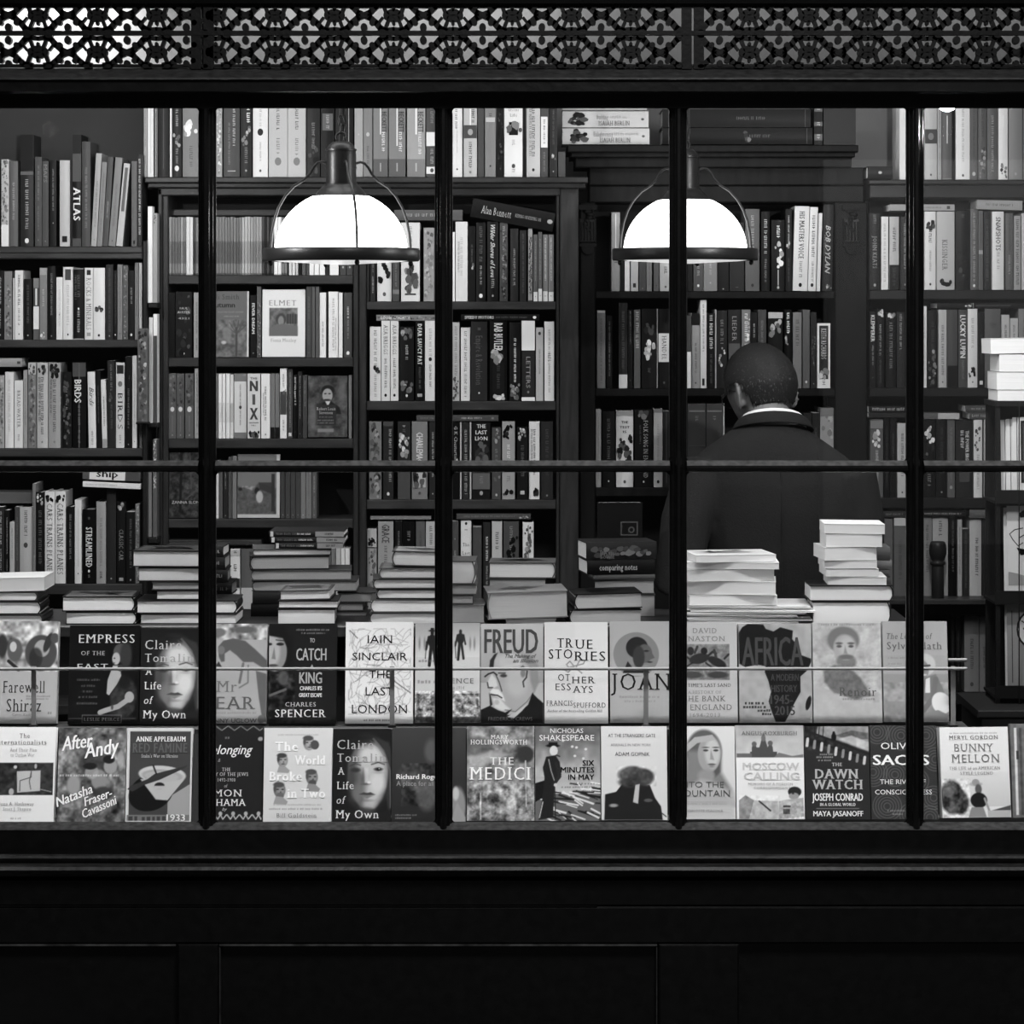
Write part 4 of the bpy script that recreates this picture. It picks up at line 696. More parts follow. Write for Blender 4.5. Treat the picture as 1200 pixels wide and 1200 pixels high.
def claire(ox, oy, h, x1):
    c = Cover(ox, oy, x1, oy+h, .10, seed=3)
    c.ell(ox+40, oy+52, 30, 46, .17, 4)
    P = lambda *q: [(ox+x, oy+y) for x, y in q]
    c.poly(P((18, 40), (26, 24), (40, 17), (54, 20), (63, 32), (66, 50), (64, 68), (58, 82), (50, 93), (42, 97), (33, 92), (24, 80), (18, 62)), .40, 3)
    c.poly(P((34, 22), (50, 18), (61, 32), (64, 50), (62, 68), (56, 82), (48, 92), (40, 90), (38, 74), (40, 56), (30, 44)), .74, 9).ell(ox+44, oy+31, 13, 9, .82, 7, .8).ell(ox+53, oy+64, 8, 11, .84, 6, .8).ell(ox+22, oy+60, 6, 22, .22, 7, .7).ell(ox+30, oy+74, 7, 10, .46, 6, .7).ell(ox+44, oy+88, 8, 5, .72, 4, .7)
    c.poly(P((38, 46), (42, 46), (43, 62), (38, 64)), .84, 2.4, .6).poly(P((36, 46), (34, 62), (38, 65)), .34, 2.4, .6).ell(ox+39, oy+65, 5, 1.2, .3, 1.4, .75).ell(ox+43, oy+63, 2, 1.4, .86, 1)
    c.line(P((20, 44), (27, 41), (33, 43)), 1.4, .22, .7).line(P((46, 42), (54, 39.5), (61, 42)), 1.6, .26, .8).ell(ox+27, oy+48.5, 5.5, 2.6, .18, 2, .9).ell(ox+54, oy+47.6, 5.2, 2.2, .22, 1.4, .95).ell(ox+54, oy+47.8, 2, 1.9, .08, .8).ell(ox+55, oy+47, .7, .6, .8, .5).ell(ox+54, oy+51.4, 5, 1.3, .56, 2, .6)
    c.poly(P((31, 77), (37, 74.6), (41, 75.2), (45, 74.4), (51, 77.4), (41, 78.4)), .26, 1).poly(P((33, 78), (49, 78.2), (41, 82)), .46, 1.4, .9).ell(ox+41, oy+84.2, 6, 1.2, .42, 2.4, .6)
    c.poly(P((50, 10), (58, 20), (66, 40), (66, 60), (63, 78), (66, 96), (73, 96), (73, 36), (66, 16)), .20, 2.5).line(P((48, 12), (60, 26), (68, 50), (69, 92)), 2.4, .46, .55).line(P((44, 14), (54, 22), (62, 34)), 1.4, .4, .5).poly(P((46, 10), (32, 15), (22, 26), (17, 42), (16, 60), (19, 80), (10, 94), (8, 60), (12, 30), (28, 8)), .11, 4)
    c.poly([(ox, oy+100), (ox+24, oy+95), (ox+40, oy+103), (ox+58, oy+98), (x1, oy+94), (x1, oy+h), (ox, oy+h)], .12, 3).ell(ox+40, oy+99, 11, 6, .26, 4, .8)
    for t, a, b, y, cap, tn, st in (('Claire', 5, 48, 24, 11, .72, 'r'), ('Tom', 5, 34, 39, 10, .72, 'r'), ('alin', 35, 64, 39, 10, .62, 'r'), ('A', 6, 14, 54, 8.5, .85, 'r'), ('Life', 5, 25, 71, 9, .88, 'r'), ('of', 5, 16, 88, 9, .88, 'i'), ('My Own', 4, 55, 105, 9.5, .9, 'r')):
        c.text(t, ox+a, ox+b, oy+y, cap, tn, st)
    return c
def U(c, label, **k): return display_book(c, dU, 9, label, GU, **k)
def L(c, label, **k): return display_book(c, dL, 10, label, GLW, **k)
# ---- upper row
c = Cover(-18, 728, 66, 848, .66, seed=2); c.noise(-18, 728, 66, 787, .3, 7).ell(46, 765, 19, 21, .28, 2).ell(47, 760, 9, 10, .62, 1.5).ell(54, 753, 4, 12, .2, 1, 1, 20).ell(40, 771, 8, 12, .16, 2, .8).ell(15, 762, 9, 14, .34, 2).ell(13, 758, 4, 6, .75).ell(0, 757, 6, 14, .2, 2).line([(8, 775), (20, 785)], 4, .15).ell(62, 748, 5, 6, .3)
c.rect(-18, 787, 66, 848, .66).text('Farewell', 2, 52, 812, 14, .22, 'r').text('Shiraz', 7, 48, 834, 15, .22, 'r').tiny(30, 58, 817, 2, .45).tiny(30, 56, 820, 2, .45).text('Cyrus Kadivar', 14, 42, 839, 3, .4, 'r').tiny(56, 60, 837, 3, .35)
U(c, 'cream book with animal picture and FAREWELL SHIRAZ, leftmost of the upper ledge', body=.5, hard=False)
c = Cover(79, 733, 162, 849, .055); c.ell(140, 765, 9, 11, .3, 1.5).ell(146, 768, 7, 16, .2, 3).ell(134.5, 772, 4.6, 7.2, .66).ell(132.5, 771.5, 1, .8, .2).ell(131.8, 777, 1.4, .7, .3).ell(144, 818, 15, 25, .17, 3).noise(128, 795, 160, 845, .06, 4)
c.poly([(131, 780), (139, 780), (141, 792), (136, 802), (127, 815), (124, 813), (125, 797)], .64).line([(152, 818), (138, 828), (122, 833), (117, 835)], 6, .6).ell(151, 817, 5.5, 6.5, .62).ell(145, 800, 6, 8, .09, 2).ell(131, 829, 1.5, 3, .3).ell(140, 783, 4, 4, .2)
for y, a, b in ((798, 89, 116), (805, 94, 111), (811.5, 96, 108), (818, 91, 113), (825.5, 89, 115)): c.tiny(a, b, y, 2.4, .4)
c.line([(80, 842), (95, 842)], .8, .35).line([(143, 842), (158, 842)], .8, .35).line([(96, 838), (142, 838), (142, 847), (96, 847), (96, 838)], .8, .4)
c.text('EMPRESS', 90, 156, 753.5, 10, .8, 'r').text('OF THE', 93, 121, 768, 5, .68, 'r').text('EAST', 89, 125, 785, 7, .74, 'r').text('LESLIE PEIRCE', 98, 140, 845, 4, .5, 'r')
U(c, 'black book with a seated woman in tall headdress, lettered EMPRESS OF THE EAST', body=.08)
U(claire(163, 737, 112, 236), 'dark face-portrait book lettered A LIFE OF MY OWN, on the upper ledge', body=.1)
c = Cover(238, 731, 312, 848, .62, seed=7); c.noise(238, 731, 312, 750, .28, 6).ell(255, 741, 8, 5, .42, 2).ell(285, 738, 14, 4, .36, 2)
c.poly([(255, 770), (254, 758), (260, 751), (272, 748), (286, 751), (297, 760), (312, 774), (312, 786), (296, 776), (284, 776), (276, 768), (268, 762), (262, 766), (262, 775), (258, 776)], .33, 1.5).poly([(299, 786), (312, 790), (312, 846), (308, 846), (303, 818)], .36, 1.2).ell(258, 762, 4, 5, .42).line([(284, 778), (280, 800)], 3, .4).line([(290, 780), (290, 800), (280, 806)], 2, .45).poly([(251, 781), (255, 775), (259, 782)], .2)
c.text('Mr', 253, 277, 811, 13, .42, 'r').text('LEAR', 238, 299, 831, 14.5, .36, 'r').tiny(252, 300, 836.5, 2.4, .5).text('JENNY UGLOW', 244, 301, 847, 5, .22, 's').ell(306, 843, 4, 5, .4)
U(c, 'pale grey book with a big bird drawing, right of the first mullion', body=.55)
c = Cover(314, 731, 394, 848, .10, seed=8); c.ell(321, 757, 18, 27, .12, 3).ell(321, 764, 14, 23, .5, 1.5).ell(317, 763, 10, 19, .64, 4).poly([(314, 731), (330, 733), (342, 748), (341, 790), (333, 785), (337, 762), (330, 748), (314, 745)], .08, 2).ell(327, 755, 4.5, 1.8, .12, .8).line([(322, 750), (332, 751)], 1.2, .2).ell(315, 755, 2.5, 1.6, .15).poly([(320, 758), (317, 772), (322, 773)], .38, 1, .7).ell(319, 780, 5.5, 1.6, .25).ell(321, 784, 4, 1, .4, 1)
c.noise(314, 790, 345, 848, .16, 5).ell(331, 795, 6, 9, .4, 3, .7).line([(316, 815), (334, 808)], 3, .35).rect(323, 840, 388, 847, .2, .5)
c.tiny(346, 386, 739, 2, .6).tiny(352, 380, 743, 2, .6).text('TO', 362, 368, 753, 5, .62, 'c').text('CATCH', 346, 382, 774, 14, .66, 'c').text('A', 363, 367, 783, 4, .6, 'c').text('KING', 350, 377, 801, 13, .62, 'c').text("CHARLES II'S", 351, 377, 809, 4.6, .88, 'c').text('GREAT ESCAPE', 350, 377, 817, 4.6, .88, 'c').text('CHARLES', 334, 370, 828, 5, .75, 'r').text('SPENCER', 322, 382, 840.5, 9, .9, 'r')
U(c, 'black book with half a face at left, lettered TO CATCH A KING', body=.1)
c = Cover(404, 729, 484, 848, .86, seed=9)
q = random.Random(4)
for k in range(150):
    x, y, a = q.uniform(408, 480), q.uniform(738, 836), q.random()*6.3; pts = [(x, y)]
    for j in range(3): x += 7*math.cos(a); y += 7*math.sin(a); a += q.uniform(-.7, .7); pts.append((min(max(x, 408), 481), min(max(y, 737), 837)))
    c.line(pts, .55, .45, .7)
c.line([(409, 739), (418, 748)], 1, .25).line([(450, 790), (481, 812)], 1, .25).tiny(426, 462, 845, 2, .35)
for t, a, b, y, cap in (('IAIN', 430, 459, 754, 9.5), ('SINCLAIR', 412, 477, 774, 9), ('THE', 432, 458, 795, 9), ('LAST', 428, 461, 815, 9.5), ('LONDON', 412, 477, 836, 10)): c.text(t, a, b, y, cap, .05, 's')
U(c, 'white book printed with a street map, lettered THE LAST LONDON', body=.8)
c = Cover(486, 730, 562.5, 847, .74, seed=10); c.grad(730, 770, .6, .78).rect(486, 813, 563, 847, .5).noise(486, 810, 563, 847, .3, 3.5, 3).rect(486, 840, 563, 847, .15, .6)
for x in (491, 497, 551, 556): c.ell(x, 754, 1.2, 7, .5, 1.2)
def walker(x, y, h, t, hat=True):
    c.ell(x, y+h*.09, h*.05, h*.07, t); c.ell(x, y+h*.32, h*.12, h*.19, t); c.line([(x-h*.03, y+h*.45), (x-h*.08, y+h)], h*.09, t); c.line([(x+h*.03, y+h*.45), (x+h*.1, y+h*.97)], h*.08, t); c.line([(x-h*.1, y+h*.2), (x-h*.17, y+h*.55)], h*.06, t); c.line([(x+h*.1, y+h*.2), (x+h*.16, y+h*.5)], h*.06, t)
    if hat: c.ell(x, y+h*.03, h*.1, h*.03, t); c.rect(x-h*.05, y-h*.05, x+h*.05, y+h*.03, t)
walker(506, 738, 42, .12); walker(539.5, 737, 36, .15, False); c.line([(499, 752), (498, 772)], 1, .15).line([(533, 752), (534, 771)], 1, .2)
c.text('ENCE', 529, 555, 801, 6, .4, 'r').text('to 1914', 529, 544, 808, 4, .5, 'i').tiny(489, 526, 801, 4, .45).tiny(490, 526, 776, 3, .4)
U(c, 'pale book with two walking gentlemen above a crowd, crossing behind the mullion', body=.6)
c = Cover(563, 731, 637, 848, .64, seed=11); c.grad(731, 800, .68, .55)
c.poly([(573, 783), (574, 774), (580, 766), (592, 762), (606, 761), (620, 765), (630, 776), (633, 792), (627, 812), (618, 826), (604, 834), (588, 833), (577, 825), (575, 815), (573, 809), (572, 803), (570, 798), (573, 791)], .60, 1)
c.ell(598, 775, 16, 10, .68, 6).ell(606, 800, 13, 16, .66, 7).poly([(573, 783), (574, 774), (579, 767), (583, 765), (579, 774), (578, 784)], .14, 1.4).poly([(612, 768), (622, 768), (631, 780), (632, 800), (626, 812), (622, 798), (620, 782)], .5, 3)
c.poly([(576, 790), (581, 796), (583, 804), (579, 806), (573, 805), (571, 800)], .76, 1.8).line([(568, 793), (572, 790), (578, 788), (582, 791)], 1.8, .1).line([(581, 791), (585, 800), (588, 810)], 1.4, .15, .8).ell(590, 792, 4, 2, .2, 1.2).line([(584, 789), (592, 789)], 1.4, .2).line([(571, 800), (572, 806), (577, 806)], 1.4, .12)
c.poly([(574, 811), (577, 807), (584, 808), (589, 814), (592, 822), (588, 820), (580, 815)], .8, 1.8).line([(575, 814), (583, 815), (588, 818)], 1.6, .1).poly([(577, 818), (586, 819), (592, 826), (598, 831), (588, 833), (580, 829)], .76, 2.4).ell(582, 823, 3, 3, .6, 2, .7).poly([(573, 812), (575, 816), (577, 826), (574, 828)], .14, 1)
c.line([(607, 784), (613, 781), (618, 786), (617, 794), (613, 799), (614, 805)], 1.8, .2).ell(613, 789, 3, 5, .4, 1.5, .8).line([(592, 832), (604, 834), (618, 822), (625, 812)], 1.2, .42)
c.poly([(563, 832), (574, 827), (583, 832), (592, 835), (600, 831), (594, 838), (605, 838), (619, 826), (624, 812), (630, 818), (637, 824), (637, 848), (563, 848)], .08, 1).poly([(594, 840), (606, 834), (618, 825), (612, 833), (602, 842)], .7, 1)
c.text('FREUD', 567, 631, 765.5, 28, .24, 'c').text('The Making of', 592, 629, 771, 4.4, .22, 'k').text('an Illusion', 601, 631, 776.5, 4.4, .22, 'k').text('FREDERICK CREWS', 572, 624, 844.5, 4.2, .42, 's')
U(c, 'book with a bearded old man in profile, next to the white TRUE STORIES book', body=.6)
c = Cover(638, 729, 713, 848, .78); c.rect(674, 729, 713, 848, .80).line([(668, 784), (664, 779), (668, 775), (673, 781), (666, 788), (660, 784), (684, 778), (686, 774), (680, 773), (675, 783), (682, 789)], 1.4, .5)
for t, a, b, y, cap, st in (('TR', 653, 672, 759, 11, 'r'), ('UE', 674, 695, 760.5, 11, 'r'), ('STO', 643, 671, 772, 11, 'r'), ('RIES', 673, 710, 774.5, 11, 'r'), ('OT', 654, 668, 798, 8, 'r'), ('HER', 670, 698, 801, 8, 'r'), ('ESS', 651, 669, 809, 8, 'r'), ('AYS', 671, 695, 812, 8, 'r'), ('FRANCIS', 640, 671, 827, 6, 'r'), ('SPUFFORD', 672, 710, 829.5, 6, 'r')): c.text(t, a, b, y, cap, .15 if y < 780 else .32, st)
c.text('Author of the bestselling Golden Hill', 641, 706, 834.5, 3, .2, 'i')
U(c, 'white book lettered TRUE STORIES & OTHER ESSAYS on the upper ledge', body=.75)
c = Cover(715, 728, 791, 847, .62); c.ell(746, 767, 27, 26, .47).poly([(736, 775), (742, 783), (758, 783), (762, 789), (730, 789)], .14).ell(747, 759, 13, 12.5, .13).ell(756, 766, 9, 11, .34, 1.2).ell(749, 770, 7, 13, .2, 1.5).poly([(764, 764), (768, 771), (763, 773)], .34).ell(758, 763, 3, 1, .12).ell(762, 776, 3, .9, .14).rect(715, 789, 791, 792, .62)
c.text('JOAN', 716, 787, 809, 20, .1, 't').tiny(726, 775, 818, 2.6, .5).tiny(732, 768, 823, 2.4, .52)
U(c, 'grey book with a dark head inside a round disc, on the upper ledge', body=.6)
c = Cover(789, 729, 865, 847, .68, seed=12); c.rect(799, 755, 856, 797, .44).noise(799, 755, 856, 797, .08, 3).ell(820, 772, 12, 6, .16, 1, 1, -12).ell(841, 776, 12, 5, .14, 1, 1, 25).ell(810, 763, 4, 5, .15).ell(826, 763, 4, 4, .12).line([(812, 777), (804, 782)], 2, .14).line([(828, 777), (836, 783)], 2, .14).line([(848, 778), (846, 783)], 2, .14).rect(800, 783, 855, 785, .35).line([(829, 770), (836, 764), (840, 766)], 2.6, .15).line([(850, 772), (855, 767)], 2.4, .15).line([(808, 772), (803, 768)], 2.4, .16).line([(815, 765), (818, 758)], 3, .2).line([(840, 770), (838, 762)], 3, .2).ell(812, 791, 12, 4, .25, 1.5).ell(842, 791, 12, 4, .22, 1.5)
for t, a, b, y, cap, tn in (('DAVID', 813, 841, 742, 6, .48), ('KYNASTON', 793, 851, 751.5, 6, .48), ("TILL TIME'S LAST SAND", 793, 857, 805, 4, .3), ('A HISTORY OF', 806, 846, 813, 3.6, .52), ('THE BANK', 800, 851, 822, 6.5, .46), ('OF ENGLAND', 792, 858, 832, 6.5, .46), ('1694-2013', 808, 844, 840, 4.4, .52)): c.text(t, a, b, y, cap, tn, 'r')
U(c, 'pale book with a horsemen picture, lettered THE BANK OF ENGLAND', body=.6)
c = Cover(866.5, 731, 952.5, 847, .6, seed=13); c.noise(866, 731, 953, 847, .05, 9)
c.poly([(866.5, 742), (871, 735), (878, 731), (896, 732), (899, 737), (908, 740), (916, 735), (931, 739), (930, 749), (937, 757), (941, 768), (952, 772), (952, 776), (947, 786), (939, 793), (939, 811), (931, 825), (926, 836), (920, 846), (909, 846), (904, 833), (901, 822), (904, 811), (901, 798), (897, 788), (898, 781), (888, 779), (874, 782), (867, 778)], .085, .7).ell(948, 824, 3, 8.5, .1, .7, 1, 15)
c.text('AFRICA', 870, 943, 780, 33, .24, 'c').text('A MODERN', 904, 937, 798, 8, .25, 'c').text('HISTORY', 904, 935, 811, 8, .25, 'c').text('1945-', 903, 930, 825, 10.5, .26, 'c').text('2015', 908, 932, 838, 10.5, .26, 'c')
for y, a, b in ((825.5, 873, 896), (830, 871, 900), (834, 888, 903), (838, 893, 904)): c.tiny(a, b, y, 2.8, .1, .95)
U(c, 'grey book with a black map silhouette, lettered AFRICA', body=.6)
c = Cover(953.5, 730, 1034.5, 847, .66, seed=14); c.noise(953, 730, 1035, 847, .07, 8, 3).ell(990, 750, 19, 16, .42, 3).ell(991, 760, 13, 16.5, .6, 2.5).ell(995, 758, 9.5, 12, .67, 5)
for x in (985, 999): c.ell(x, 754, 4, 1.4, .34, 1.2).ell(x, 757.5, 3, 1.6, .3, 1.2)
c.poly([(992, 757), (990, 766), (995, 767)], .48, 1.5, .8).ell(993, 776, 12, 9, .44, 3).ell(993, 770, 8, 2.5, .38, 1.5).ell(993, 773.4, 4, 1, .5).poly([(966, 786), (980, 779), (1001, 786), (1010, 795), (1022, 815), (1004, 820), (978, 812), (967, 800)], .4, 3).noise(964, 778, 1022, 822, .05, 4).poly([(953, 800), (975, 812), (1000, 822), (1034, 826), (1034, 846), (953, 846)], .66, 4, .7)
c.tiny(964, 1028, 733, 2.4, .45).text('Renoir', 984, 1028, 816, 10.5, .3, 'r').tiny(988, 1026, 820.5, 2.4, .42)
U(c, 'pale book with a soft portrait of a bearded man, between AFRICA and the beach book', body=.6)
c = Cover(1036, 728, 1112.5, 846, .62, seed=15); c.rect(1036, 768, 1113, 790, .6).rect(1036, 790, 1113, 846, .55).noise(1036, 800, 1113, 846, .1, 6).rect(1036, 822, 1113, 836, .5, .6)
c.ell(1085, 779, 13, 13, .72, 2).ell(1082, 785, 8, 11, .5, 1.2).line([(1076, 781), (1091, 780)], 2.5, .3).ell(1083, 791, 4, 1.2, .85).poly([(1078, 797), (1098, 790), (1106, 806), (1110, 820), (1094, 826), (1080, 820), (1076, 806)], .45, 1.5).poly([(1086, 796), (1091, 794), (1091, 812), (1085, 812)], .82).line([(1098, 796), (1094, 818), (1080, 836)], 6, .42).ell(1104, 824, 11, 13, .84, 1.2, 1, -25).poly([(1074, 838), (1100, 832), (1112, 838), (1110, 845), (1074, 845)], .5, 1.2)
c.text('The Letters of', 1041, 1095, 749, 7, .34, 'i').text('Sylvia Plath', 1041, 1106, 761, 8.5, .34, 'r').tiny(1042, 1062, 772, 2, .48).tiny(1042, 1058, 779, 2, .5)
U(c, 'grey book with a woman in white shorts on a beach, rightmost on the upper ledge', body=.7)
# ---- lower row
c = Cover(-16, 852, 63, 963, .92, seed=21); c.rect(-16, 894, 61, 932, .2).noise(-16, 894, 61, 932, .08, 5).poly([(18, 904), (46, 903), (46, 927), (19, 929)], .74).line([(22, 927), (22, 915), (35, 911), (35, 904), (33, 916), (35, 925)], .9, .25).ell(16, 899, 2, 2, .8).ell(40, 898, 1.5, 3, .7).line([(46, 925), (59, 928)], 1, .6).ell(12, 928, 3, 4, .7)
c.text('The', 20, 32, 865, 5.5, .4, 'r').text('Internationalists', -9, 52, 872.5, 5.5, .42, 'r').text('And Their Plan', 9, 41, 881, 4.2, .55, 'r').text('to Outlaw War', 10, 38, 887, 4.2, .55, 'r').text('Oona A. Hathaway', -4, 39, 944, 4, .5, 'r').text('Scott J. Shapiro', 3, 36, 950, 4, .5, 'r').tiny(12, 25, 960, 2, .5)
L(c, 'white book with a dark middle band and white box, far left of the lower ledge', body=.85)
c = Cover(66, 853, 146, 963, .42, seed=22); c.noise(66, 853, 146, 963, .22, 9, 3).ell(108, 895, 18, 14, .2, 3, .7).ell(115, 914, 9, 12, .55, 2).ell(128, 898, 8, 9, .6, 2).ell(126, 890, 7, 5, .12, 1.5).ell(85, 920, 8, 12, .6, 3).ell(106, 905, 8, 8, .65, 2, .8).ell(104, 898, 8, 4, .12, 1.5).ell(120, 930, 12, 8, .18, 3, .8).ell(140, 890, 4, 12, .7, 2, .7)
c.tiny(68, 138, 910, 2.6, .9).text('After', 70, 108, 880, 16, .97, 'K', 8).text('Andy', 97, 140, 889, 17, .97, 'K', 10).text('Natasha', 66, 112, 946, 11, .97, 'K', 22).text('Fraser-', 99, 134, 945, 10, .97, 'K', 20).text('Cavassoni', 98, 142, 959, 10, .97, 'K', 24)
L(c, 'crowded collage book with rough white brush lettering on the lower ledge', body=.5, hard=False)
c = Cover(146.5, 853, 224, 963, .82, seed=23); c.rect(150, 857, 222, 961, .26).poly([(196, 935), (222, 919), (222, 956), (196, 956)], .62).rect(148, 955, 222, 962, .45)
c.ell(176, 929, 27, 21, .07, 1, 1, -22).ell(189, 908, 28, 10.5, .78, 1, 1, 4).ell(189, 909.5, 24, 7.5, .6, 1, 1, 4).ell(188, 910, 20, 5.5, .7, 1, 1, 4).poly([(163, 913), (215, 914), (202, 930), (196, 938), (182, 937), (175, 928)], .72, 1).ell(189, 909, 26, 7, .68, 1, .5, 4).ell(186, 921, 6, 4, .12).rect(180, 921, 193, 925, .72).poly([(148, 925), (152, 921), (172, 913), (180, 907), (219, 897), (216, 900), (186, 914), (168, 920), (154, 928)], .2, .8).line([(178, 897), (182, 907)], 2, .15)
c.text('ANNE APPLEBAUM', 157, 216, 869, 5.8, .96, 'R').text('RED FAMINE', 153, 218, 882, 11, .38, 'R').text("Stalin's War on Ukraine", 164, 207, 888, 4.2, .82, 'r').text('1933', 195, 217, 962, 7.5, .9, 'b').tiny(150, 194, 962, 6, .15)
L(c, 'grey book with a bowl and spoon picture, lettered RED FAMINE', body=.7)
c = Cover(224.5, 860, 233.5, 963, .2); L(c, 'narrow edge of a charcoal book between RED FAMINE and the mullion', body=.2)
c = Cover(236, 850, 306.5, 963, .13, seed=24)
for k in range(5):
    x = 243+k*15; c.line([(x-7, 955), (x-3, 960), (x, 955), (x+3, 960), (x+7, 955)], 1.3, .75).ell(x, 953.5, 2.2, 2.5, .7); c.line([(x-7, 851), (x, 856), (x+7, 851)], 1, .55)
c.text('Belonging', 238, 295, 884, 11, .93, 'k').text('THE', 259, 269, 904, 4.2, .8, 'r').text('STORY OF THE JEWS', 237, 290, 909.5, 4.2, .8, 'r').text('1492-1900', 254, 275, 916, 4, .75, 'r').text('of', 262, 266, 923, 4, .7, 'i').text('SIMON', 239, 283, 933.5, 8, .9, 'r').text('SCHAMA', 238, 288, 944.5, 8, .9, 'r').text('by', 260, 266, 950, 3.6, .7, 'k').tiny(262, 267, 866, 3, .6).text('&', 254, 257, 893, 4, .6, 'k').ell(304, 866, 3, 2.4, .6)
L(c, 'black book with white script BELONGING and scalloped border', body=.12)
c = Cover(308, 853, 388.5, 963, .83, seed=25); c.tiny(324, 372, 862, 1.8, .6)
c.text('The', 321, 348, 880, 10.5, .97, 'R').text('World', 344, 380, 896, 10.5, .97, 'R').text('Broke', 315, 353, 915, 10.5, .97, 'R').text('in Two', 336, 381, 935, 10.5, .97, 'R')
c.head(361, 871, 8.5, .3, .66).ell(368, 873, 5, 5.5, .3).head(330, 891, 8, .25, .62, 0, .6).head(365, 911, 9, .3, .55, .3, .55).head(327, 926, 9, .3, .55, .4, .6)
c.tiny(320, 376, 944, 1.8, .6).tiny(315, 378, 949, 2, .5).text('Bill Goldstein', 324, 371, 958, 5, .5, 'r')
L(c, 'white book with four small heads, lettered THE WORLD BROKE IN TWO', body=.85)
L(claire(389, 854, 109, 458), 'dark face-portrait book lettered A LIFE OF MY OWN, on the lower ledge', body=.1, pages=PAPER_D)
c = Cover(458.5, 853, 546, 963, .2, seed=26); c.grad(853, 963, .24, .15).ell(484, 912, 18, 14, .38, 8, .6).noise(470, 895, 530, 945, .12, 5).ell(500, 930, 12, 20, .4, 5, .7).ell(506, 880, 9, 14, .34, 5).ell(537, 945, 9, 22, .55, 3).ell(534, 930, 4, 8, .75, 2).poly([(528, 963), (536, 940), (546, 958), (546, 963)], .6, 1.5)
c.text('Richard Rogers', 464, 519, 913, 5.6, .95, 'b').text('A place for all', 464, 508, 921, 5.6, .6, 's').tiny(463, 488, 956, 1.8, .6).tiny(463, 482, 959.5, 1.8, .6)
L(c, 'dark grey book with pale blurred hand, lettered A PLACE FOR ALL, crossing behind the mullion', body=.2, hard=False)
c = Cover(546.8, 851, 626.5, 962, .5, seed=27); c.noise(547, 851, 627, 962, .2, 9, 3).ell(560, 875, 16, 12, .35, 4, .7).poly([(547, 888), (575, 880), (600, 884), (560, 900)], .7, 4, .7).ell(616, 884, 10, 10, .2, 3).line([(616, 892), (617, 945)], 1.6, .75).line([(563, 930), (563, 960)], 2, .75).ell(600, 946, 6, 14, .78, 3, .7).ell(578, 935, 7, 6, .2, 2, .8).noise(547, 915, 627, 962, .18, 5, 3)
c.text('MARY', 575, 596, 866, 4.6, .92, 'r').text('HOLLINGSWORTH', 551, 618, 872.5, 5.6, .95, 'r').text('THE', 574, 602, 896.5, 9, .92, 'r').text('MEDICI', 550, 622, 914, 15, .97, 'r')
L(c, 'mottled garden-picture book with very large white capitals on the lower ledge', body=.5)
c = Cover(627.2, 851, 704, 962, .4, seed=28); c.grad(851, 930, .34, .78).noise(627, 851, 704, 910, .08, 10)
for x, y in ((660, 868), (671, 875), (676, 876), (687, 878), (674, 886), (684, 889)): c.ell(x, y, 1.6, 1.4, .85)
for k in range(60):
    x, y = q.uniform(627, 704), q.uniform(915, 962); c.line([(x, y), (x+q.uniform(6, 26), y+q.uniform(1, 9))], q.uniform(1, 2.4), .1 if q.random() < .6 else .9)
c.poly([(627, 918), (640, 914), (636, 935), (627, 940)], .08).ell(648, 874, 8, 2, .07).rect(643, 870, 653.5, 875, .07).ell(649, 880, 4.8, 6, .82).line([(652, 885), (656, 886.5)], 1.4, .1).poly([(640, 887), (651, 885), (656, 893), (658, 908), (650, 922), (648, 958), (631, 961), (635, 938), (638, 912), (636, 900)], .12, 1).line([(643, 890), (646, 904), (650, 916)], 1, .7).line([(652, 895), (656, 910), (648, 920)], 4, .16).line([(650, 919), (651, 960)], 1.2, .1).line([(636, 940), (632, 958)], 1, .85).ell(651, 920, 2, 2, .8)
c.text('NICHOLAS', 645, 684, 859, 5.4, .9, 's').text('SHAKESPEARE', 632, 697, 868, 6.6, .93, 's').text('SIX', 683, 697, 897.5, 6.4, .06, 'b').text('MINUTES', 657, 697, 905.5, 6.4, .06, 'b').text('IN MAY', 666, 697, 914, 6.4, .06, 'b').tiny(668, 697, 919.5, 2.2, .4).tiny(658, 697, 923.5, 2.2, .4).tiny(671, 697, 928, 2.2, .4)
L(c, 'book with a hatted man leaning on a cane, lettered SIX MINUTES IN MAY', body=.4)
c = Cover(704.8, 851, 782.5, 961, .84, seed=29); c.poly([(708, 961), (709, 931), (722, 928), (730, 918), (742, 918), (762, 920), (768, 935), (775, 945), (777, 961)], .12, 1).ell(742, 908, 17, 10, .3, 3).ell(755, 911, 12, 10, .26, 3).ell(738, 917, 12, 6, .22, 3).noise(722, 898, 770, 922, .08, 5).poly([(745, 920), (750, 919), (748, 942), (742, 940)], .75, 1).ell(719, 944, 5, 2, .6, 1.5).ell(760, 938, 5, 2, .35).line([(770, 948), (781, 957)], 1.2, .15)
c.text("AT THE STRANGERS' GATE", 713, 769, 864, 4, .36, 's').text('ARRIVALS IN NEW YORK', 716, 764, 874.5, 3, .55, 's').text('ADAM GOPNIK', 721, 762, 886, 4.4, .34, 's')
L(c, 'white book with a dark cloud and block picture, last before the fourth mullion', body=.8)
c = Cover(787, 851, 862.5, 960, .84, seed=30); c.ell(826, 880, 21, 25, .36, 3).poly([(806, 880), (846, 880), (846, 905), (858, 925), (862, 945), (800, 945), (803, 915)], .5, 6).poly([(838, 870), (846, 885), (845, 905), (838, 912), (836, 890)], .34, 3)
c.ell(832, 884, 13.5, 21, .62, 1.5).ell(836, 882, 9, 17, .76, 4).poly([(804, 874), (815, 864), (836, 861), (840, 867), (818, 871), (806, 881)], .68, 1.2)
for x in (828, 840): c.ell(x, 876, 4, .9, .35, .8).ell(x, 879.5, 3, 1.3, .25, .8)
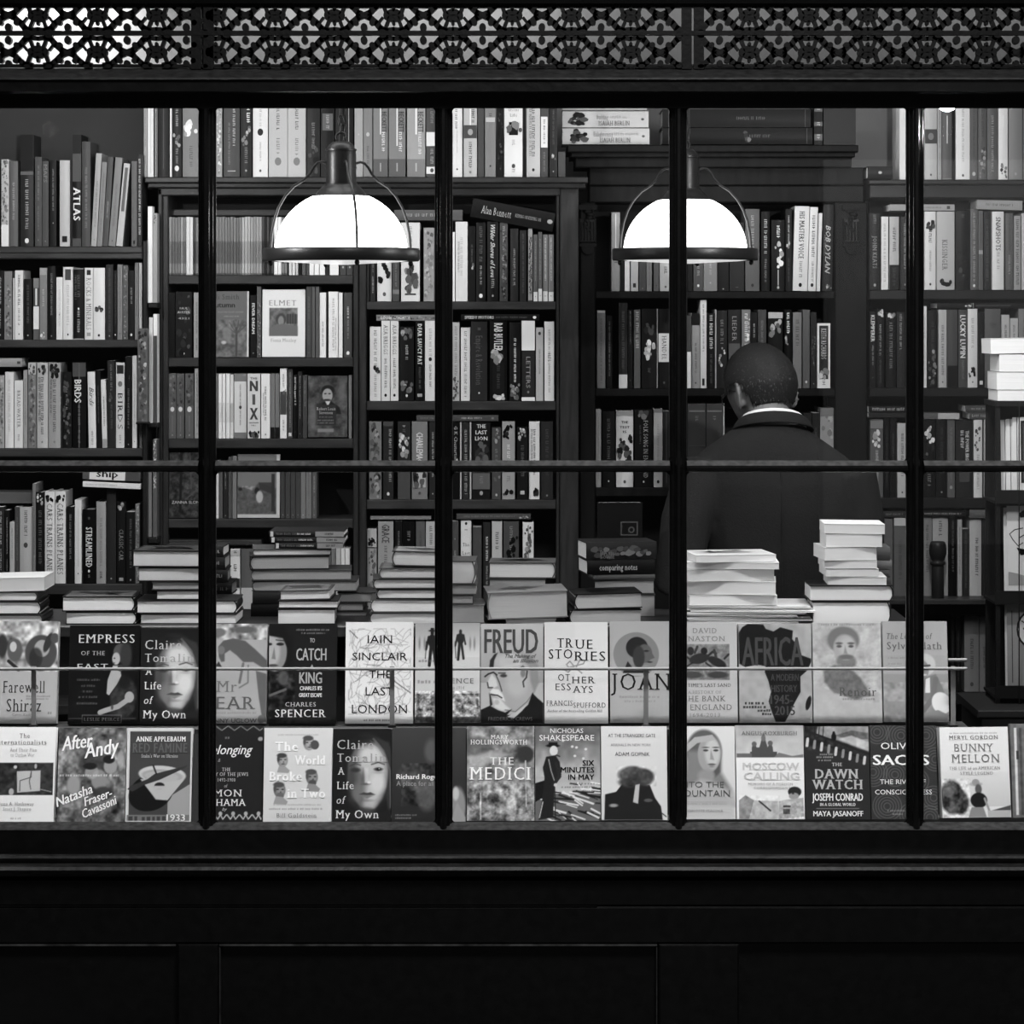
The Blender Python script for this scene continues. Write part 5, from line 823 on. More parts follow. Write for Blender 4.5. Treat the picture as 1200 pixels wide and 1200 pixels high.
c.poly([(834, 878), (833, 890), (838, 891)], .55, 1, .8).ell(835, 896, 4.5, 1.3, .38, .8).ell(835, 898.6, 3, .8, .5).ell(828, 910, 10, 8, .58, 4).poly([(800, 925), (822, 914), (842, 918), (862, 930), (862, 960), (787, 960)], .74, 7, .8)
c.text('INTO THE', 796, 849, 923, 6.8, .34, 's').text('MOUNTAIN', 792, 856, 933.5, 7.4, .36, 's').line([(797, 940), (852, 940)], .5, .6).tiny(799, 852, 943, 2, .58).text('CHARLOTTE PEACOCK', 801, 848, 951.5, 2.8, .52, 'r')
L(c, 'pale book with a long-haired woman in a headband, first right of the fourth mullion', body=.8)
c = Cover(863.3, 850, 943.5, 960, .92, seed=31); c.grad(850, 888, .64, .8).noise(863, 850, 944, 888, .04, 9).poly([(882, 888), (882, 876), (885, 870), (888, 876), (891, 876), (894, 866), (896, 858), (898, 866), (901, 876), (904, 868), (907, 876), (908, 888)], .3, .8).ell(885, 872, 3, 3, .38).ell(904, 871, 3, 3, .38).ell(896, 865, 2.6, 4, .42).rect(880, 881, 912, 888, .3).rect(864, 883, 882, 888, .4).poly([(908, 888), (914, 882), (930, 886), (943, 884), (943, 889)], .45).rect(863, 888, 944, 960, .92)
c.poly([(866, 938), (874, 932), (884, 938), (878, 960), (866, 960)], .55, .9).poly([(884, 938), (912, 939), (914, 960), (878, 960)], .72, .9).noise(866, 932, 914, 960, .08, 4).line([(890, 939), (903, 950)], 1.8, .1).ell(932, 928, 8, 6, .16).ell(931, 933, 6, 4, .6).ell(930, 930, 1.5, .9, .15).poly([(913, 939), (924, 937), (942, 935), (943, 957), (913, 960)], .68, .9).rect(918, 944, 927, 946, .15).rect(918, 948, 926, 954, .3).noise(913, 938, 943, 960, .12, 3)
c.text('ANGUS ROXBURGH', 870, 936, 861.5, 4.6, .4, 'r').text('MOSCOW', 871, 938, 902.5, 8.6, .78, 'b').text('CALLING', 872, 938, 914, 8.6, .78, 'b').text('MEMOIRS OF A FOREIGN', 877, 930, 920.5, 3, .5, 'r').text('CORRESPONDENT', 884, 927, 925, 3, .5, 'r')
L(c, 'white book with an onion-domed cathedral and newspaper reader, lettered MOSCOW CALLING', body=.85)
c = Cover(944.3, 851, 1020.5, 960, .17, seed=32); c.poly([(960, 851), (1020, 851), (1020, 881), (985, 868), (958, 862)], .55, 1.5).poly([(980, 862), (1000, 856), (1020, 859), (1020, 866), (1000, 868)], .35, 1.5).poly([(984, 866), (1000, 862), (1020, 870), (1020, 880)], .72, 2).noise(944, 851, 1020, 880, .08, 5).line([(944, 856), (962, 862), (1020, 884)], 2.4, .12).line([(944, 864), (1016, 890)], 2, .1)
for k in range(9): x = 948+8.4*k; c.line([(x, 866+2.7*k), (x-1, 874+2.6*k)], 3.2, .55 if k % 2 else .8)
for k in range(5): c.line([(947+5*k, 851), (946+5*k, 864)], 1, .12)
c.ell(979, 864, 3, 5, .08).ell(979, 859, 1.6, 2, .08)
c.text('THE', 976, 988, 898, 4, .75, 'R').text('DAWN', 956, 1007, 912.5, 11, .72, 'R').text('WATCH', 952, 1012, 925, 11, .72, 'R').text('JOSEPH CONRAD', 952, 1012, 938.5, 8.6, .96, 'c').text('IN A GLOBAL WORLD', 961, 1003, 944.5, 3.4, .9, 'R').line([(957, 947.5), (1007, 947.5)], .7, .6).text('MAYA JASANOFF', 953, 1012, 956.5, 6, .96, 'b')
for y, a, b in ((885, 962, 977), (888.4, 958, 978), (892, 960, 975)): c.tiny(a, b, y, 2, .75)
L(c, 'dark book with a ship-rail picture, lettered THE DAWN WATCH', body=.18)
c = Cover(1021.3, 850, 1099.5, 960, .2, seed=33)
for cx, cy, n in ((1030, 858, 4), (1058, 862, 5), (1088, 862, 4), (1098, 890, 4), (1024, 905, 5), (1050, 908, 4), (1076, 915, 4), (1095, 935, 4), (1040, 945, 5), (1068, 955, 4), (1090, 958, 4)):
    for k in range(n):
        r_ = 4+k*3.2; D = np.abs(np.hypot(c.X-cx, c.Y-cy)-r_); c.put((.5-D)/.7+.5, .42, .7)
c.text('OLIVER', 1034, 1080, 878, 7.6, .95, 's').text('SACKS', 1024, 1091, 896.5, 11.5, .97, 'b').text('THE RIVER OF', 1032, 1086, 919, 5.4, .92, 's').text('CONSCIOUSNESS', 1026, 1093, 931, 5.4, .92, 's').tiny(1040, 1062, 951, 2, .6).tiny(1046, 1058, 955, 2, .6)
L(c, 'charcoal book with ringed ripples, lettered THE RIVER OF CONSCIOUSNESS', body=.2)
c = Cover(1104, 852, 1186, 958, .9, seed=34); c.grad(905, 945, .88, .8).ell(1116, 934, 14, 20, .3, 3).ell(1126, 940, 10, 14, .26, 3).noise(1105, 912, 1138, 958, .18, 4).ell(1112, 928, 6, 6, .5, 2, .6).ell(1145, 919, 8, 2.6, .7).ell(1145, 917, 4.5, 4, .6).ell(1148, 925, 4, 6, .35, 1.5).ell(1148, 938, 10, 9, .1, 1.2).poly([(1139, 946), (1153, 946), (1157, 958), (1135, 958)], .55, 1).line([(1155, 936), (1160, 950), (1165, 957)], 2.6, .6).poly([(1163, 950), (1186, 944), (1186, 950)], .3, 1).rect(1158, 950, 1186, 958, .72)
c.tiny(1116, 1174, 860, 1.8, .6).text('MERYL GORDON', 1115, 1174, 866.5, 4.8, .4, 'r').text('BUNNY', 1121, 1168, 880.5, 9, .5, 'r').text('MELLON', 1117, 1175, 893.5, 9.5, .48, 'r').text('THE LIFE of an AMERICAN', 1114, 1175, 902, 3.6, .5, 'r').text('STYLE LEGEND', 1127, 1166, 908, 3.6, .5, 'r')
L(c, 'white book with a woman in sunhat seen from behind, right of the last mullion', body=.75, yaw=4, th=.034)
c = Cover(1187, 848, 1262, 958, .42, seed=35); c.rect(1191, 853, 1194, 955, .85).rect(1197, 853, 1200, 955, .3).noise(1187, 848, 1262, 958, .05, 5).rect(1193, 880, 1196, 890, .2)
L(c, 'mid grey book with a white stripe, cut by the right edge of the picture', body=.4)

# ---- face-out books on the far shelves
def F_(c, d, label, hard=True, body=.3, lean=4, **k):
    o = display_book(c, d, lean, label, gB, hard=hard, body=body, th=.02, **k); o.location.z += .0017; return o
dF = dB+.008
c = Cover(253, 342, 291.5, 419, .38, seed=41); c.noise(253, 375, 292, 419, .1, 4).line([(277, 418), (277, 385)], 2.4, .25)
for a in (-1.2, -.7, -.3, .2, .7, 1.1): c.line([(277, 392), (277+13*math.sin(a), 392-16*math.cos(a*.8))], 1, .28)
c.ell(266, 392, 5, 9, .5, 2, .7).ell(262, 402, 3, 2, .7, 1.5).rect(289.5, 342, 291.5, 419, .85).text('Ali Smith', 246, 280, 351.5, 6, .24, 'r').text('Autumn', 245, 275, 361, 6, .1, 'b').tiny(255, 285, 367, 1.4, .55).tiny(262, 280, 372, 1.4, .55)
F_(c, dF, 'grey cover facing out with a bare tree, lettered AUTUMN')
c = Cover(307, 340, 357.6, 418.8, .9, seed=42); c.rect(315, 361.5, 348.6, 394.5, .42).noise(315, 361, 349, 395, .1, 4).ell(329, 375, 6, 7, .25, 1).ell(329, 377, 3.5, 6, .5, 1).rect(335, 369, 348.6, 380, .3).poly([(315, 385), (330, 380), (349, 383), (349, 394), (315, 394)], .4, 1)
for k in range(4): c.line([(337+3*k, 369), (337+3*k, 380)], 1, .15)
c.text('ELMET', 315, 347, 359, 6.5, .55, 'r').text('Fiona Mozley', 317, 347, 401.5, 4.2, .58, 'r').rect(307, 340, 357.6, 345, .9)
F_(c, dF, 'white cover facing out with a small picture, lettered ELMET', body=.85)
c = Cover(360.6, 441, 407, 512.8, .26, seed=43); c.noise(360, 441, 407, 513, .1, 6, 3).ell(384, 458, 7.6, 6, .09).ell(383.5, 464, 6, 8, .62).ell(381, 462, 1.4, .8, .15).ell(386, 462, 1.4, .8, .15).ell(383, 469.5, 4.5, 1.2, .15).poly([(374, 478), (380, 471), (388, 471), (398, 478), (400, 486), (370, 486)], .1, 1).poly([(381, 471), (387, 471), (384, 477)], .8).rect(369, 475, 394, 499, .17).ell(366, 490, 5, 18, .45, 4, .7).ell(400, 460, 5, 14, .42, 5, .7).rect(372, 503, 391, 507, .5)
c.text('Robert Louis', 371, 393, 481.5, 3.6, .7, 'r').text('Stevenson', 374, 390, 486, 3.6, .7, 'r').tiny(374, 390, 490, 1.4, .5).tiny(372, 391, 494, 1.6, .55).tiny(372, 391, 497, 1.6, .55)
F_(c, dF, 'dark cover facing out with a moustached man, third shelf of middle bookcase', hard=False)
c = Cover(197.8, 531, 235, 607.6, .2, seed=44); c.noise(198, 531, 235, 608, .12, 4, 3).line([(212, 531), (211, 600)], 3, .08).line([(222, 531), (224, 570)], 1.4, .3).line([(200, 560), (220, 548)], 1.6, .1).line([(213, 590), (230, 575)], 1.4, .3).rect(200, 586.5, 240, 591.5, .1).text('ZANNA SLONI', 201, 235, 591, 3.4, .75, 's')
F_(c, dF, 'dark tree-branch cover facing out, just under the glazing bar beside the first mullion', hard=False)
c = Cover(278, 533, 328, 607.6, .5, seed=45); c.rect(278, 533, 326, 603, .47).noise(278, 570, 326, 603, .18, 4, 3).poly([(278, 570), (295, 575), (303, 566), (326, 574), (326, 603), (278, 603)], .28, 2, .7).ell(301, 576, 3, 4, .14).ell(304, 583, 4, 7, .72, 1.2).poly([(303, 566), (318, 566), (320, 580), (304, 574)], .2, 1, .8).ell(281, 574, 2.5, 2, .15).rect(318, 556, 322, 600, .2).rect(324, 533, 328, 607, .8).rect(278, 603.5, 328, 607.6, .75)
F_(c, dF, 'grey cover facing out with a sketched street scene and white border, fourth shelf')

# ------------------------------------------------------------------ display ledges, rail, table
STEPM = mat('black_display_board', .02, .6, .3)
mb = MB(); zl = Z(963, dL)-.0060; mb.box(XL+.01, XR-.01, .062, .30, zl-.03, zl-.0006, STEPM); mb.box(XL+.01, XR-.01, .27, .30, .0005, zl-.031, STEPM)
tag(mb.build('display_ledge'), 'low black display board inside the window carrying the bottom row of books', 'ledge')
mb = MB(); zu = Z(848, dU)-.0056; x1 = X(1136, 7.05); mb.bbox(XL+.01, x1, Y(7.045), Y(7.165), zu-.02, zu-.0006, STEPM, .002); mb.box(XL+.01, x1, Y(7.06), Y(7.16), zl, zu-.021, STEPM)
tag(mb.build('display_step'), 'raised black display step carrying the upper row of books', 'step')
R = tag(empty('display_rail', (X(460, 7.065), Y(7.065), zu)), 'thin metal rail on four posts in front of the upper display books', 'rail')
mb = MB(); mb.tube([(X(-60, 7.062), Y(7.062), Z(784, 7.062)), (X(1133, 7.062), Y(7.062), Z(783.6, 7.062))], .0040, BRASS, 10); mb.build('rod', R)
for px in (39.5, 459.5, 757, 1117):
    xx = X(px, 7.068); mb = MB(); mb.box(xx-.006, xx+.006, Y(7.0665), Y(7.0705), zu, Z(781, 7.068), BRASS); mb.box(xx-.010, xx+.010, Y(7.055), Y(7.0735), zu, zu+.006, ENAMEL); mb.build('post', R)
mb = MB(); mb.tube([(X(1111, 7.075), Y(7.075), Z(773.5, 7.075)), (X(1133, 7.075), Y(7.075), Z(773.5, 7.075))], .0045, BRASS, 10); mb.build('rod', R)
kids(R)
TZ = .9387
mb = MB()
R = tag(empty('display_table', (X(480, 7.35), Y(7.35), 0)), 'dark table behind the window books carrying the stacks of books', 'table')
tx0, tx1 = XL+.02, X(1064, 7.3); mb.bbox(tx0, tx1, Y(7.168), Y(7.575), TZ-.03, TZ-.0004, WOOD, .003); mb.build('tabletop', R)
for a in (tx0+.03, tx1-.08):
    for b in (Y(7.20), Y(7.49)): mb = MB(); mb.box(a, a+.05, b, b+.05, 0, TZ-.031, WOODV); mb.build('leg', R)
kids(R)
def trow(d): return HY+(EZ-TZ)/d*F
def stacked(x0, x1, y0, y1, d, cov, pg, kind, label, group, dp=.16, tilt=0, yaw=0, deco=(), top=None):
    """a book lying flat: kind pl/pr = page edges to the viewer and spine at the left/right, pp = page edges only, s = spine to the viewer"""
    w_ = X(x1, d)-X(x0, d); t = Z(y0, d)-Z(y1, d)-.0006; m = tone(cov); BOOKN[0] += 1; r = random.Random(BOOKN[0])
    thin = cov >= 8; bt = min(.0008 if thin else .0026, t*.15); ov = .0006 if thin else .0024
    mb = MB(); a, b = -w_/2, w_/2
    mb.box(a, b, 0, dp, 0, bt, m); mb.box(a, b, 0, dp, t-bt, t, m)
    if kind in ('pl', 'pr'):
        s_ = -1 if kind == 'pl' else 1; xe = s_*w_/2; bu = min(.007, t*.22); n = 8
        prof = [(xe+s_*(bu*math.sin(math.pi*k/n)-bu), t*k/n) for k in range(n+1)]; inn = [(p[0]-s_*.0024, bt*.9+(t-1.8*bt)*k/n) for k, p in enumerate(prof)]
        V = [(p[0], y, p[1]) for y in (0, dp) for p in prof]+[(p[0], y, p[1]) for y in (0, dp) for p in inn]; N = n+1
        mb.add(V, [(k, k+1, N+k+1, N+k) for k in range(n)]+[(2*N+k+1, 2*N+k, 3*N+k, 3*N+k+1) for k in range(n)]+[(k+1, k, 2*N+k, 2*N+k+1) for k in range(n)], m, False)
    elif kind == 's':
        n = 6; bu = min(.004, t*.12); V = [(x, -bu*math.sin(math.pi*k/n), t*k/n) for x in (a, b) for k in range(n+1)]
        mb.add(V, [(n+1+k, n+2+k, k+1, k) for k in range(n)], m, True)
        if deco:
            m2 = MB(); spine_deco(m2, deco, t, w_, -bu, cov, r)
            base = len(mb.v); mb.v += [(w_/2-p[2], p[1], t/2+p[0]) for p in m2.v]; mi_ = [mb.mi(q) for q in m2.mats]; mb.f += [[base+i for i in f] for f in m2.f]; mb.m += [mi_[i] for i in m2.m]; mb.sm += m2.sm
    if top is not None:                          # printed panel on the upper board
        mb.add([(a+.008, .008, t+.0003), (b-.008, .008, t+.0003), (b-.008, dp-.01, t+.0003), (a+.008, dp-.01, t+.0003)], [(0, 1, 2, 3)], tone(top))
        for k in range(6): blob2 = [(a+w_*(.15+.7*r.random())+.02*math.cos(q), dp*(.2+.6*r.random())*1.0+.012*math.sin(q), t+.0005+.0001*k) for q in (0, 1.2, 2.4, 3.6, 4.8)]; mb.add(blob2, [(0, 1, 2, 3, 4)], tone(max(0, top-2)))
    o = mb.build('hardback_book' if cov < 8 else 'paperback_book')
    o.location = ((X(x0, d)+X(x1, d))/2, Y(d), Z(y1, d)); o.rotation_euler = (0, math.radians(tilt), math.radians(yaw))
    mb = MB(); l0 = a+(.0030 if kind == 'pl' else ov); l1 = b-(.0032 if kind == 'pr' else ov); y0_ = .004 if kind == 's' else ov
    if kind == 'pl': l0 -= 0
    mb.box(l0, l1, y0_, dp-ov, bt, t-bt, {'P': PAPER, 'D': PAPER_D, 'W': PAPER_W}[pg]); mb.build('page_block', o)
    return tag(o, label, 'book', group)
def stack(sname, d, rows, group, dp=.16, onto=None):
    n = len(rows)
    for i, q in enumerate(rows):
        x0, x1, y0, y1, cov, pg, kind = q[:7]; k = q[7] if len(q) > 7 else {}
        if y1 is None: y1 = trow(d)
        face = {'s': 'spine out', 'pl': 'page edges out', 'pr': 'page edges out', 'pp': 'page edges out'}[kind]
        lab = k.pop('label', None) or fit_label([TW[cov], 'book lying', face+',', ('%s from top of' % ordinal(i+1)) if n > 1 else 'alone,', sname])
        kk = dict(dp=dp, yaw=((i*37) % 5-2)*.7); kk.update(k)
        stacked(x0, x1, y0, y1, d, cov, pg, kind, lab, group, **kk)
GS = 'books stacked on the table behind the window books'
stack('stack at far-left window edge', 7.21, [(-30, 52, 677, 693, 9, 'W', 'pp', dict(tilt=-1.3, yaw=0)), (-30, 44, 693.6, 704.4, 3, 'W', 'pr'), (-30, 48, 704.8, 720, 2, 'W', 'pr'), (-30, 50, 720.4, None, 3, 'W', 'pr')], GS)
stack('short stack above the EMPRESS book', 7.2, [(73, 158, 699, 716.4, 1, 'W', 'pr', dict(top=4, yaw=2)), (77, 160, 716.8, None, 1, 'W', 'pr')], GS)
stack('stack left of first mullion', 7.21, [(155, 238, 645, 664.4, 2, 'W', 'pr', dict(top=3, yaw=-3)), (162, 240, 664.8, 681.4, 1, 'W', 'pp'), (178, 241, 681.8, 691.4, 3, 'D', 'pp'), (183, 246, 691.8, 703, 2, 'W', 'pp'), (160, 278, 703.4, 719, 2, 'W', 'pr', dict(yaw=0)), (164, 277, 719.4, None, 3, 'W', 'pp')], GS)
stack('pile peeping right of first mullion', 7.40, [(192, 262, 640, 652, 2, 'P', 's', dict(deco=['~.55/.95/6/.5'])), (190, 264, 652.4, 667, 2, 'P', 's', dict(deco=['~.55/.95/6/.5'])), (192, 267, 667.4, 682, 2, 'P', 's', dict(deco=['~.55/.95/6/.5'])), (194, 272, 682.4, 697, 1, 'P', 's', dict(deco=['~.6/.95/4/.4'])), (194, 264, 697.4, None, 1, 'P', 's')], GS, .13)
hd = ['b.02/.06/8', 'b.62/1/6', '~.1/.55/5/.5', '~.38/.58/9/.4', '~.75/.9/2/.5']
stack('tall pile left of second mullion', 7.385, [(315, 403, 622.4, 628.8, 2, 'W', 's', dict(deco=hd)), (316.5, 404.5, 629.2, 635.6, 2, 'W', 's', dict(deco=hd)), (322, 402, 636, 642.6, 2, 'W', 's', dict(deco=hd)), (296, 388, 643, 651, 4, 'P', 'pl', dict(yaw=5)), (293, 386, 651.4, 667.4, 2, 'D', 'pl', dict(yaw=6)), (294, 412, 667.8, 680, 4, 'D', 'pl', dict(yaw=3)), (295, 418, 680.4, 693, 3, 'D', 'pl'), (296, 392, 693.4, 707, 2, 'D', 's'), (294, 392, 707.4, None, 1, 'D', 's')], GS, .15)
stack('low front pile above the CATCH book', 7.2, [(328, 387, 691.6, 703, 3, 'P', 'pp', dict(top=5, tilt=-1.5)), (326, 396, 703.6, 713, 2, 'P', 'pp'), (325, 393, 713.4, None, 2, 'P', 'pp')], GS, .15)
stack('small pile beside tall pile, left of second mullion', 7.395, [(395, 440, 694, 706, 3, 'D', 'pp'), (394.6, 426, 706.4, 716, 3, 'D', 'pp'), (394, 430, 716.4, None, 3, 'D', 'pp')], GS, .14)
stack('stack touching second mullion', 7.2, [(459, 523, 646, 663.6, 3, 'P', 'pl', dict(tilt=1.2, top=6)), (444, 522, 665.4, 678, 4, 'P', 'pl', dict(top=5)), (437, 521, 678.4, 690, 3, 'P', 'pl'), (441, 522, 690.4, 702, 2, 'P', 'pl'), (434, 521, 702.4, 717.6, 4, 'P', 'pl'), (433, 520, 718, None, 3, 'P', 'pl')], GS, .15)
stack('stack just right of second mullion', 7.23, [(524.5, 557, 657, 684.6, 4, 'P', 'pr'), (524, 559, 685, 697, 4, 'D', 'pp'), (524, 555, 697.4, 708, 3, 'D', 'pp'), (524, 568, 708.4, None, 5, 'D', 'pl')], GS, .15)
stack('rear stack in front of LAST spine', 7.40, [(573, 651, 659, 677.6, 4, 'P', 'pr', dict(top=4)), (573, 640, 678, 692, 3, 'D', 'pp'), (571, 641, 692.4, 708, 4, 'D', 'pp'), (570, 642, 708.4, None, 4, 'D', 'pp')], GS, .14)
stack('block above bearded profile book', 7.2, [(572, 666, 693, 724.6, 5, 'D', 'pl', dict(label='very thick pale grey book lying above the bearded-profile book', top=5, tilt=-1.5, yaw=4)), (592, 652, 725, None, 5, 'D', 'pp')], GS, .18)
stack('black pair above TRUE STORIES', 7.2, [(673, 753, 695, 713.4, 1, 'D', 'pl', dict(tilt=-1.2, yaw=5, top=1)), (667, 752, 714, None, 1, 'D', 'pl', dict(yaw=4))], GS, .15)
stack('stack beside fourth mullion', 7.375, [(686, 770, 635, 655.4, 2, 'W', 's', dict(deco=['p.1/.9/4/10', 'tDAVID/.2/.42/5/.3/r/-.1', 'tBOWIE/.2/.4/5/.2/s/-.36'], yaw=9, label='dark picture-spined book on top of the stack beside the fourth mullion')), (687, 768, 655.8, 673, 1, 'W', 's', dict(deco=['tcomparing notes/.18/.74/7/.42/b'], yaw=9, label='black book with spine lettered comparing notes, second in its stack')), (695, 768, 673.4, 679, 4, 'W', 's', dict(yaw=6)), (697, 767, 679.4, 696, 3, 'D', 'pp'), (699, 768, 696.4, None, 4, 'D', 'pp')], GS, .13)
c = Cover(700, 598, 753, 724, .06, seed=51); c.line([(728, 621), (747, 621), (747, 636), (728, 636), (728, 621)], 1.1, .4).ell(740, 630, 3.6, 3.6, .4).ell(740, 630, 2.4, 2.4, .06).line([(756, 598), (758, 640)], 1, .12).line([(764, 598), (765, 640)], 1, .12)
o = display_book(c, 7.542, 0, 'black book standing behind the stack beside the fourth mullion, outlined square on cover', GS, body=.05, th=.022); o.location.z = TZ+.0003
stack('white stack before the man', 7.2, [(815, 911, 650, 658.6, 9, 'W', 'pp', dict(top=8, yaw=9)), (801, 913, 659, 667, 9, 'W', 'pp', dict(yaw=-2)), (800, 908, 667.4, 681, 9, 'W', 'pp', dict(yaw=4)), (800, 909, 681.4, 697, 9, 'W', 'pp', dict(yaw=-5)), (808, 911, 697.4, 709.6, 9, 'W', 'pp')], GS, .16)
for k in range(9):
    y0 = 710+k*2.55; r = random.Random(k)
    stacked(800+r.uniform(-6, 10), 942+r.uniform(-10, 14), y0, y0+2.3 if k < 8 else trow(7.2), 7.2+r.uniform(-.008, .01), 8, 'W', 'pp', 'pale thin pamphlet, %s from top of the sheaf under the white stack' % ordinal(k+1), 'pamphlets on the table', dp=.19, yaw=r.uniform(-3, 3)).name = 'pamphlet'
stack('tall white stack beside last mullion', 7.2, [(966, 1037, 614, 625.6, 9, 'W', 'pp', dict(tilt=.6)), (968, 1034, 626, 641, 9, 'W', 'pp'), (966, 1028, 641.4, 656.6, 9, 'W', 'pp', dict(yaw=5)), (966, 1028, 657, 666, 9, 'W', 'pp', dict(yaw=0)), (968, 1030, 666.4, 675.6, 9, 'W', 'pp'), (970, 1039, 676, 685.4, 9, 'W', 'pp', dict(yaw=-2)), (949, 1047, 685.8, 704.6, 2, 'W', 'pr', dict(yaw=0)), (952, 1044, 705, None, 2, 'W', 'pr', dict(yaw=0))], GS, .15)
stack('small pile behind tall white stack', 7.38, [(990, 1043, 641, 656, 4, 'D', 's'), (990, 1045, 656.4, 667, 5, 'D', 's'), (990, 1042, 667.4, 676, 4, 'D', 's'), (985, 1044, 676.4, 690, 3, 'D', 's'), (985, 1044, 690.4, 708, 3, 'D', 's'), (985, 1044, 708.4, None, 2, 'D', 's')], GS, .12)

# ------------------------------------------------------------------ hanging lamps
GLOW = bpy.data.materials.new('lit_opal_glass'); GLOW.use_nodes = True
b_ = GLOW.node_tree.nodes['Principled BSDF']; b_.inputs['Base Color'].default_value = (.8, .8, .8, 1); b_.inputs['Emission Color'].default_value = (1, 1, 1, 1); b_.inputs['Emission Strength'].default_value = LAMP_E; b_.inputs['Roughness'].default_value = .15
GLOW2 = GLOW.copy(); GLOW2.name = 'frosted_lamp_glass'; GLOW2.node_tree.nodes['Principled BSDF'].inputs['Emission Strength'].default_value = .7
def lamp(px, py, d, k, rot, label):
    root = tag(empty('pendant_lamp', (X(px, d), Y(d), Z(py, d))), label, 'lamp', 'hanging lamps with opal glass domes')
    S = lambda r, z: (0, 0, z*k, r*k, r*k)
    mb = MB(); n = 14; mb.rings([S(.171*math.cos(a), .158*math.sin(a)+.008) for a in [math.asin(.918)*i/n for i in range(n+1)]], GLOW, 48, False); mb.build('glass_shade', root)
    mb = MB(); mb.rings([S(.176, -.0150), S(.15, -.0185), S(.09, -.0215), S(.02, -.0255)], GLOW2, 48); mb.build('glass_diffuser', root)
    mb = MB(); mb.rings([S(.178, .0155), S(.2, .0165), S(.2025, .012), S(.2025, -.012), S(.2, -.0165), S(.177, -.0165), S(.177, .0155)], ENAMEL, 56, False); mb.build('rim_band', root)
    mb = MB(); mb.rings([S(.074, .146), S(.074, .152), S(.066, .155), S(.058, .166), S(.048, .176), S(.042, .180), S(.042, .184)], ENAMEL, 32); mb.build('collar', root)
    mb = MB(); mb.rings([S(.039, .1845), S(.039, .258), S(.0375, .270), S(.032, .283), S(.021, .291), S(.006, .293)], ENAMEL, 28)
    for a in (.222, .268): mb.rings([S(.0405, a), S(.0405, a+.004)], ENAMEL, 28)
    mb.build('socket_housing', root)
    for q in range(4):
        a = rot+q*math.pi/2; cs, sn = math.cos(a), math.sin(a)
        pts = [(.0400, .236), (.051, .239), (.062, .236), (.073, .224), (.082, .208), (.097, .192), (.124, .175), (.146, .151), (.163, .122), (.174, .090), (.181, .055), (.1835, .028), (.1845, .017)]
        mb = MB(); mb.tube([(r*k*cs, r*k*sn, z*k) for r, z in pts], .0036*k, ENAMEL, 8); gw = mb.build('guard_wire', root)
        mb = MB(); mb.ball((.1845*k*cs, .1845*k*sn, -.022*k), (.0065*k, .0065*k, .008*k), ENAMEL, 10, 6); mb.build('screw_knob', gw)
    mb = MB(); mb.tube([(.013*k*math.cos(t), 0, (.302+.013*math.sin(t))*k) for t in [j*math.pi/8 for j in range(17)]], .0032*k, ENAMEL, 8, cap=False); mb.build('loop', root)
    top = (ZC-Z(py, d)); z = .315*k; i = 0; mb = MB()
    while z < top-.012:
        u = (1, 0) if i % 2 else (0, 1)
        mb.tube([(.0075*math.cos(t)*u[0], .0075*math.cos(t)*u[1], z+.008+.0145*math.sin(t)) for t in [j*math.pi/6 for j in range(13)]], .0019, ENAMEL, 6, cap=False); z += .0232; i += 1
    mb.build('chain', root)
    mb = MB(); mb.tube([(.006, .004, .29*k), (.012, .004, .34), (.008, .004, .5), (.004, .004, top-.01)], .0025, ENAMEL, 6); mb.build('flex', root)
    mb = MB(); mb.rings([(0, 0, top-.014, .05, .05), (0, 0, top-.001, .055, .055)], ENAMEL, 24); mb.build('ceiling_rose', root)
lamp(399.7, 298.6, 7.25, 1.0, math.radians(-74), 'hanging lamp with glowing opal glass dome and black rim, in front of the middle bookcase')
lamp(803, 298.2, 7.80, 1.0, math.radians(-104), 'hanging lamp with glowing opal dome partly behind the mullion, near the carved bookcase')

d = 6.86; R = tag(empty('display_bulb', (X(1110, d), Y(d), Z(121, d))), 'small glaring bulb at the top of the right-hand pane', 'lamp')
mb = MB(); mb.ball((0, 0, -.004), (.022, .016, .016), GLOW, 16, 10); mb.build('bulb', R)
mb = MB(); mb.rings([(0, 0, .008, .012, .012), (0, 0, .05, .012, .012)], ENAMEL, 16); mb.build('socket', R)
# ------------------------------------------------------------------ finial, cabinet, card rack
d = 8.155; mb = MB(); S = lambda r, py: (X(1099, d), Y(d), Z(py, d), r/F*d, r/F*d)
mb.rings([S(7.2, 700.2), S(7.2, 664), S(6.6, 662.6), S(8.6, 661.6), S(9, 660), S(8.6, 658.4), S(6.8, 657.4), S(8.4, 654.5), S(10, 649), S(10.3, 644), S(9.8, 639), S(8.6, 635.5), S(7.6, 634.6), S(6.5, 634.3)], WOODD, 28)
tag(mb.build('wooden_finial'), 'dark turned wooden post with ball finial standing before the lower right shelves', 'finial')
d = 7.46; zc_ = Z(832, d); mb = MB(); R = tag(empty('low_cabinet', (X(1190, d), Y(d), 0)), 'low black cabinet at the right end carrying the card rack', 'cabinet')
mb.bbox(X(1150, d), X(1330, d), Y(d), Y(d)+.33, 0, zc_-.021, STEPM, .003); mb.build('body', R)
mb = MB(); mb.bbox(X(1145, d), X(1332, d), Y(d)-.01, Y(d)+.335, zc_-.02, zc_, STEPM, .003); mb.build('worktop', R); kids(R)
d = 7.58; R = tag(empty('card_rack', (X(1200, d), Y(d), zc_)), 'black greeting card rack cut by the right edge of the picture', 'rack')
xa, xb, ya, yb = X(1167, d), X(1262, d), Y(d), Y(d)+.17
for xx in (xa, xb-.012):
    for yy in (ya, yb-.012): mb = MB(); mb.box(xx, xx+.012, yy, yy+.012, zc_, Z(470.5, d), ENAMEL); mb.build('post', R)
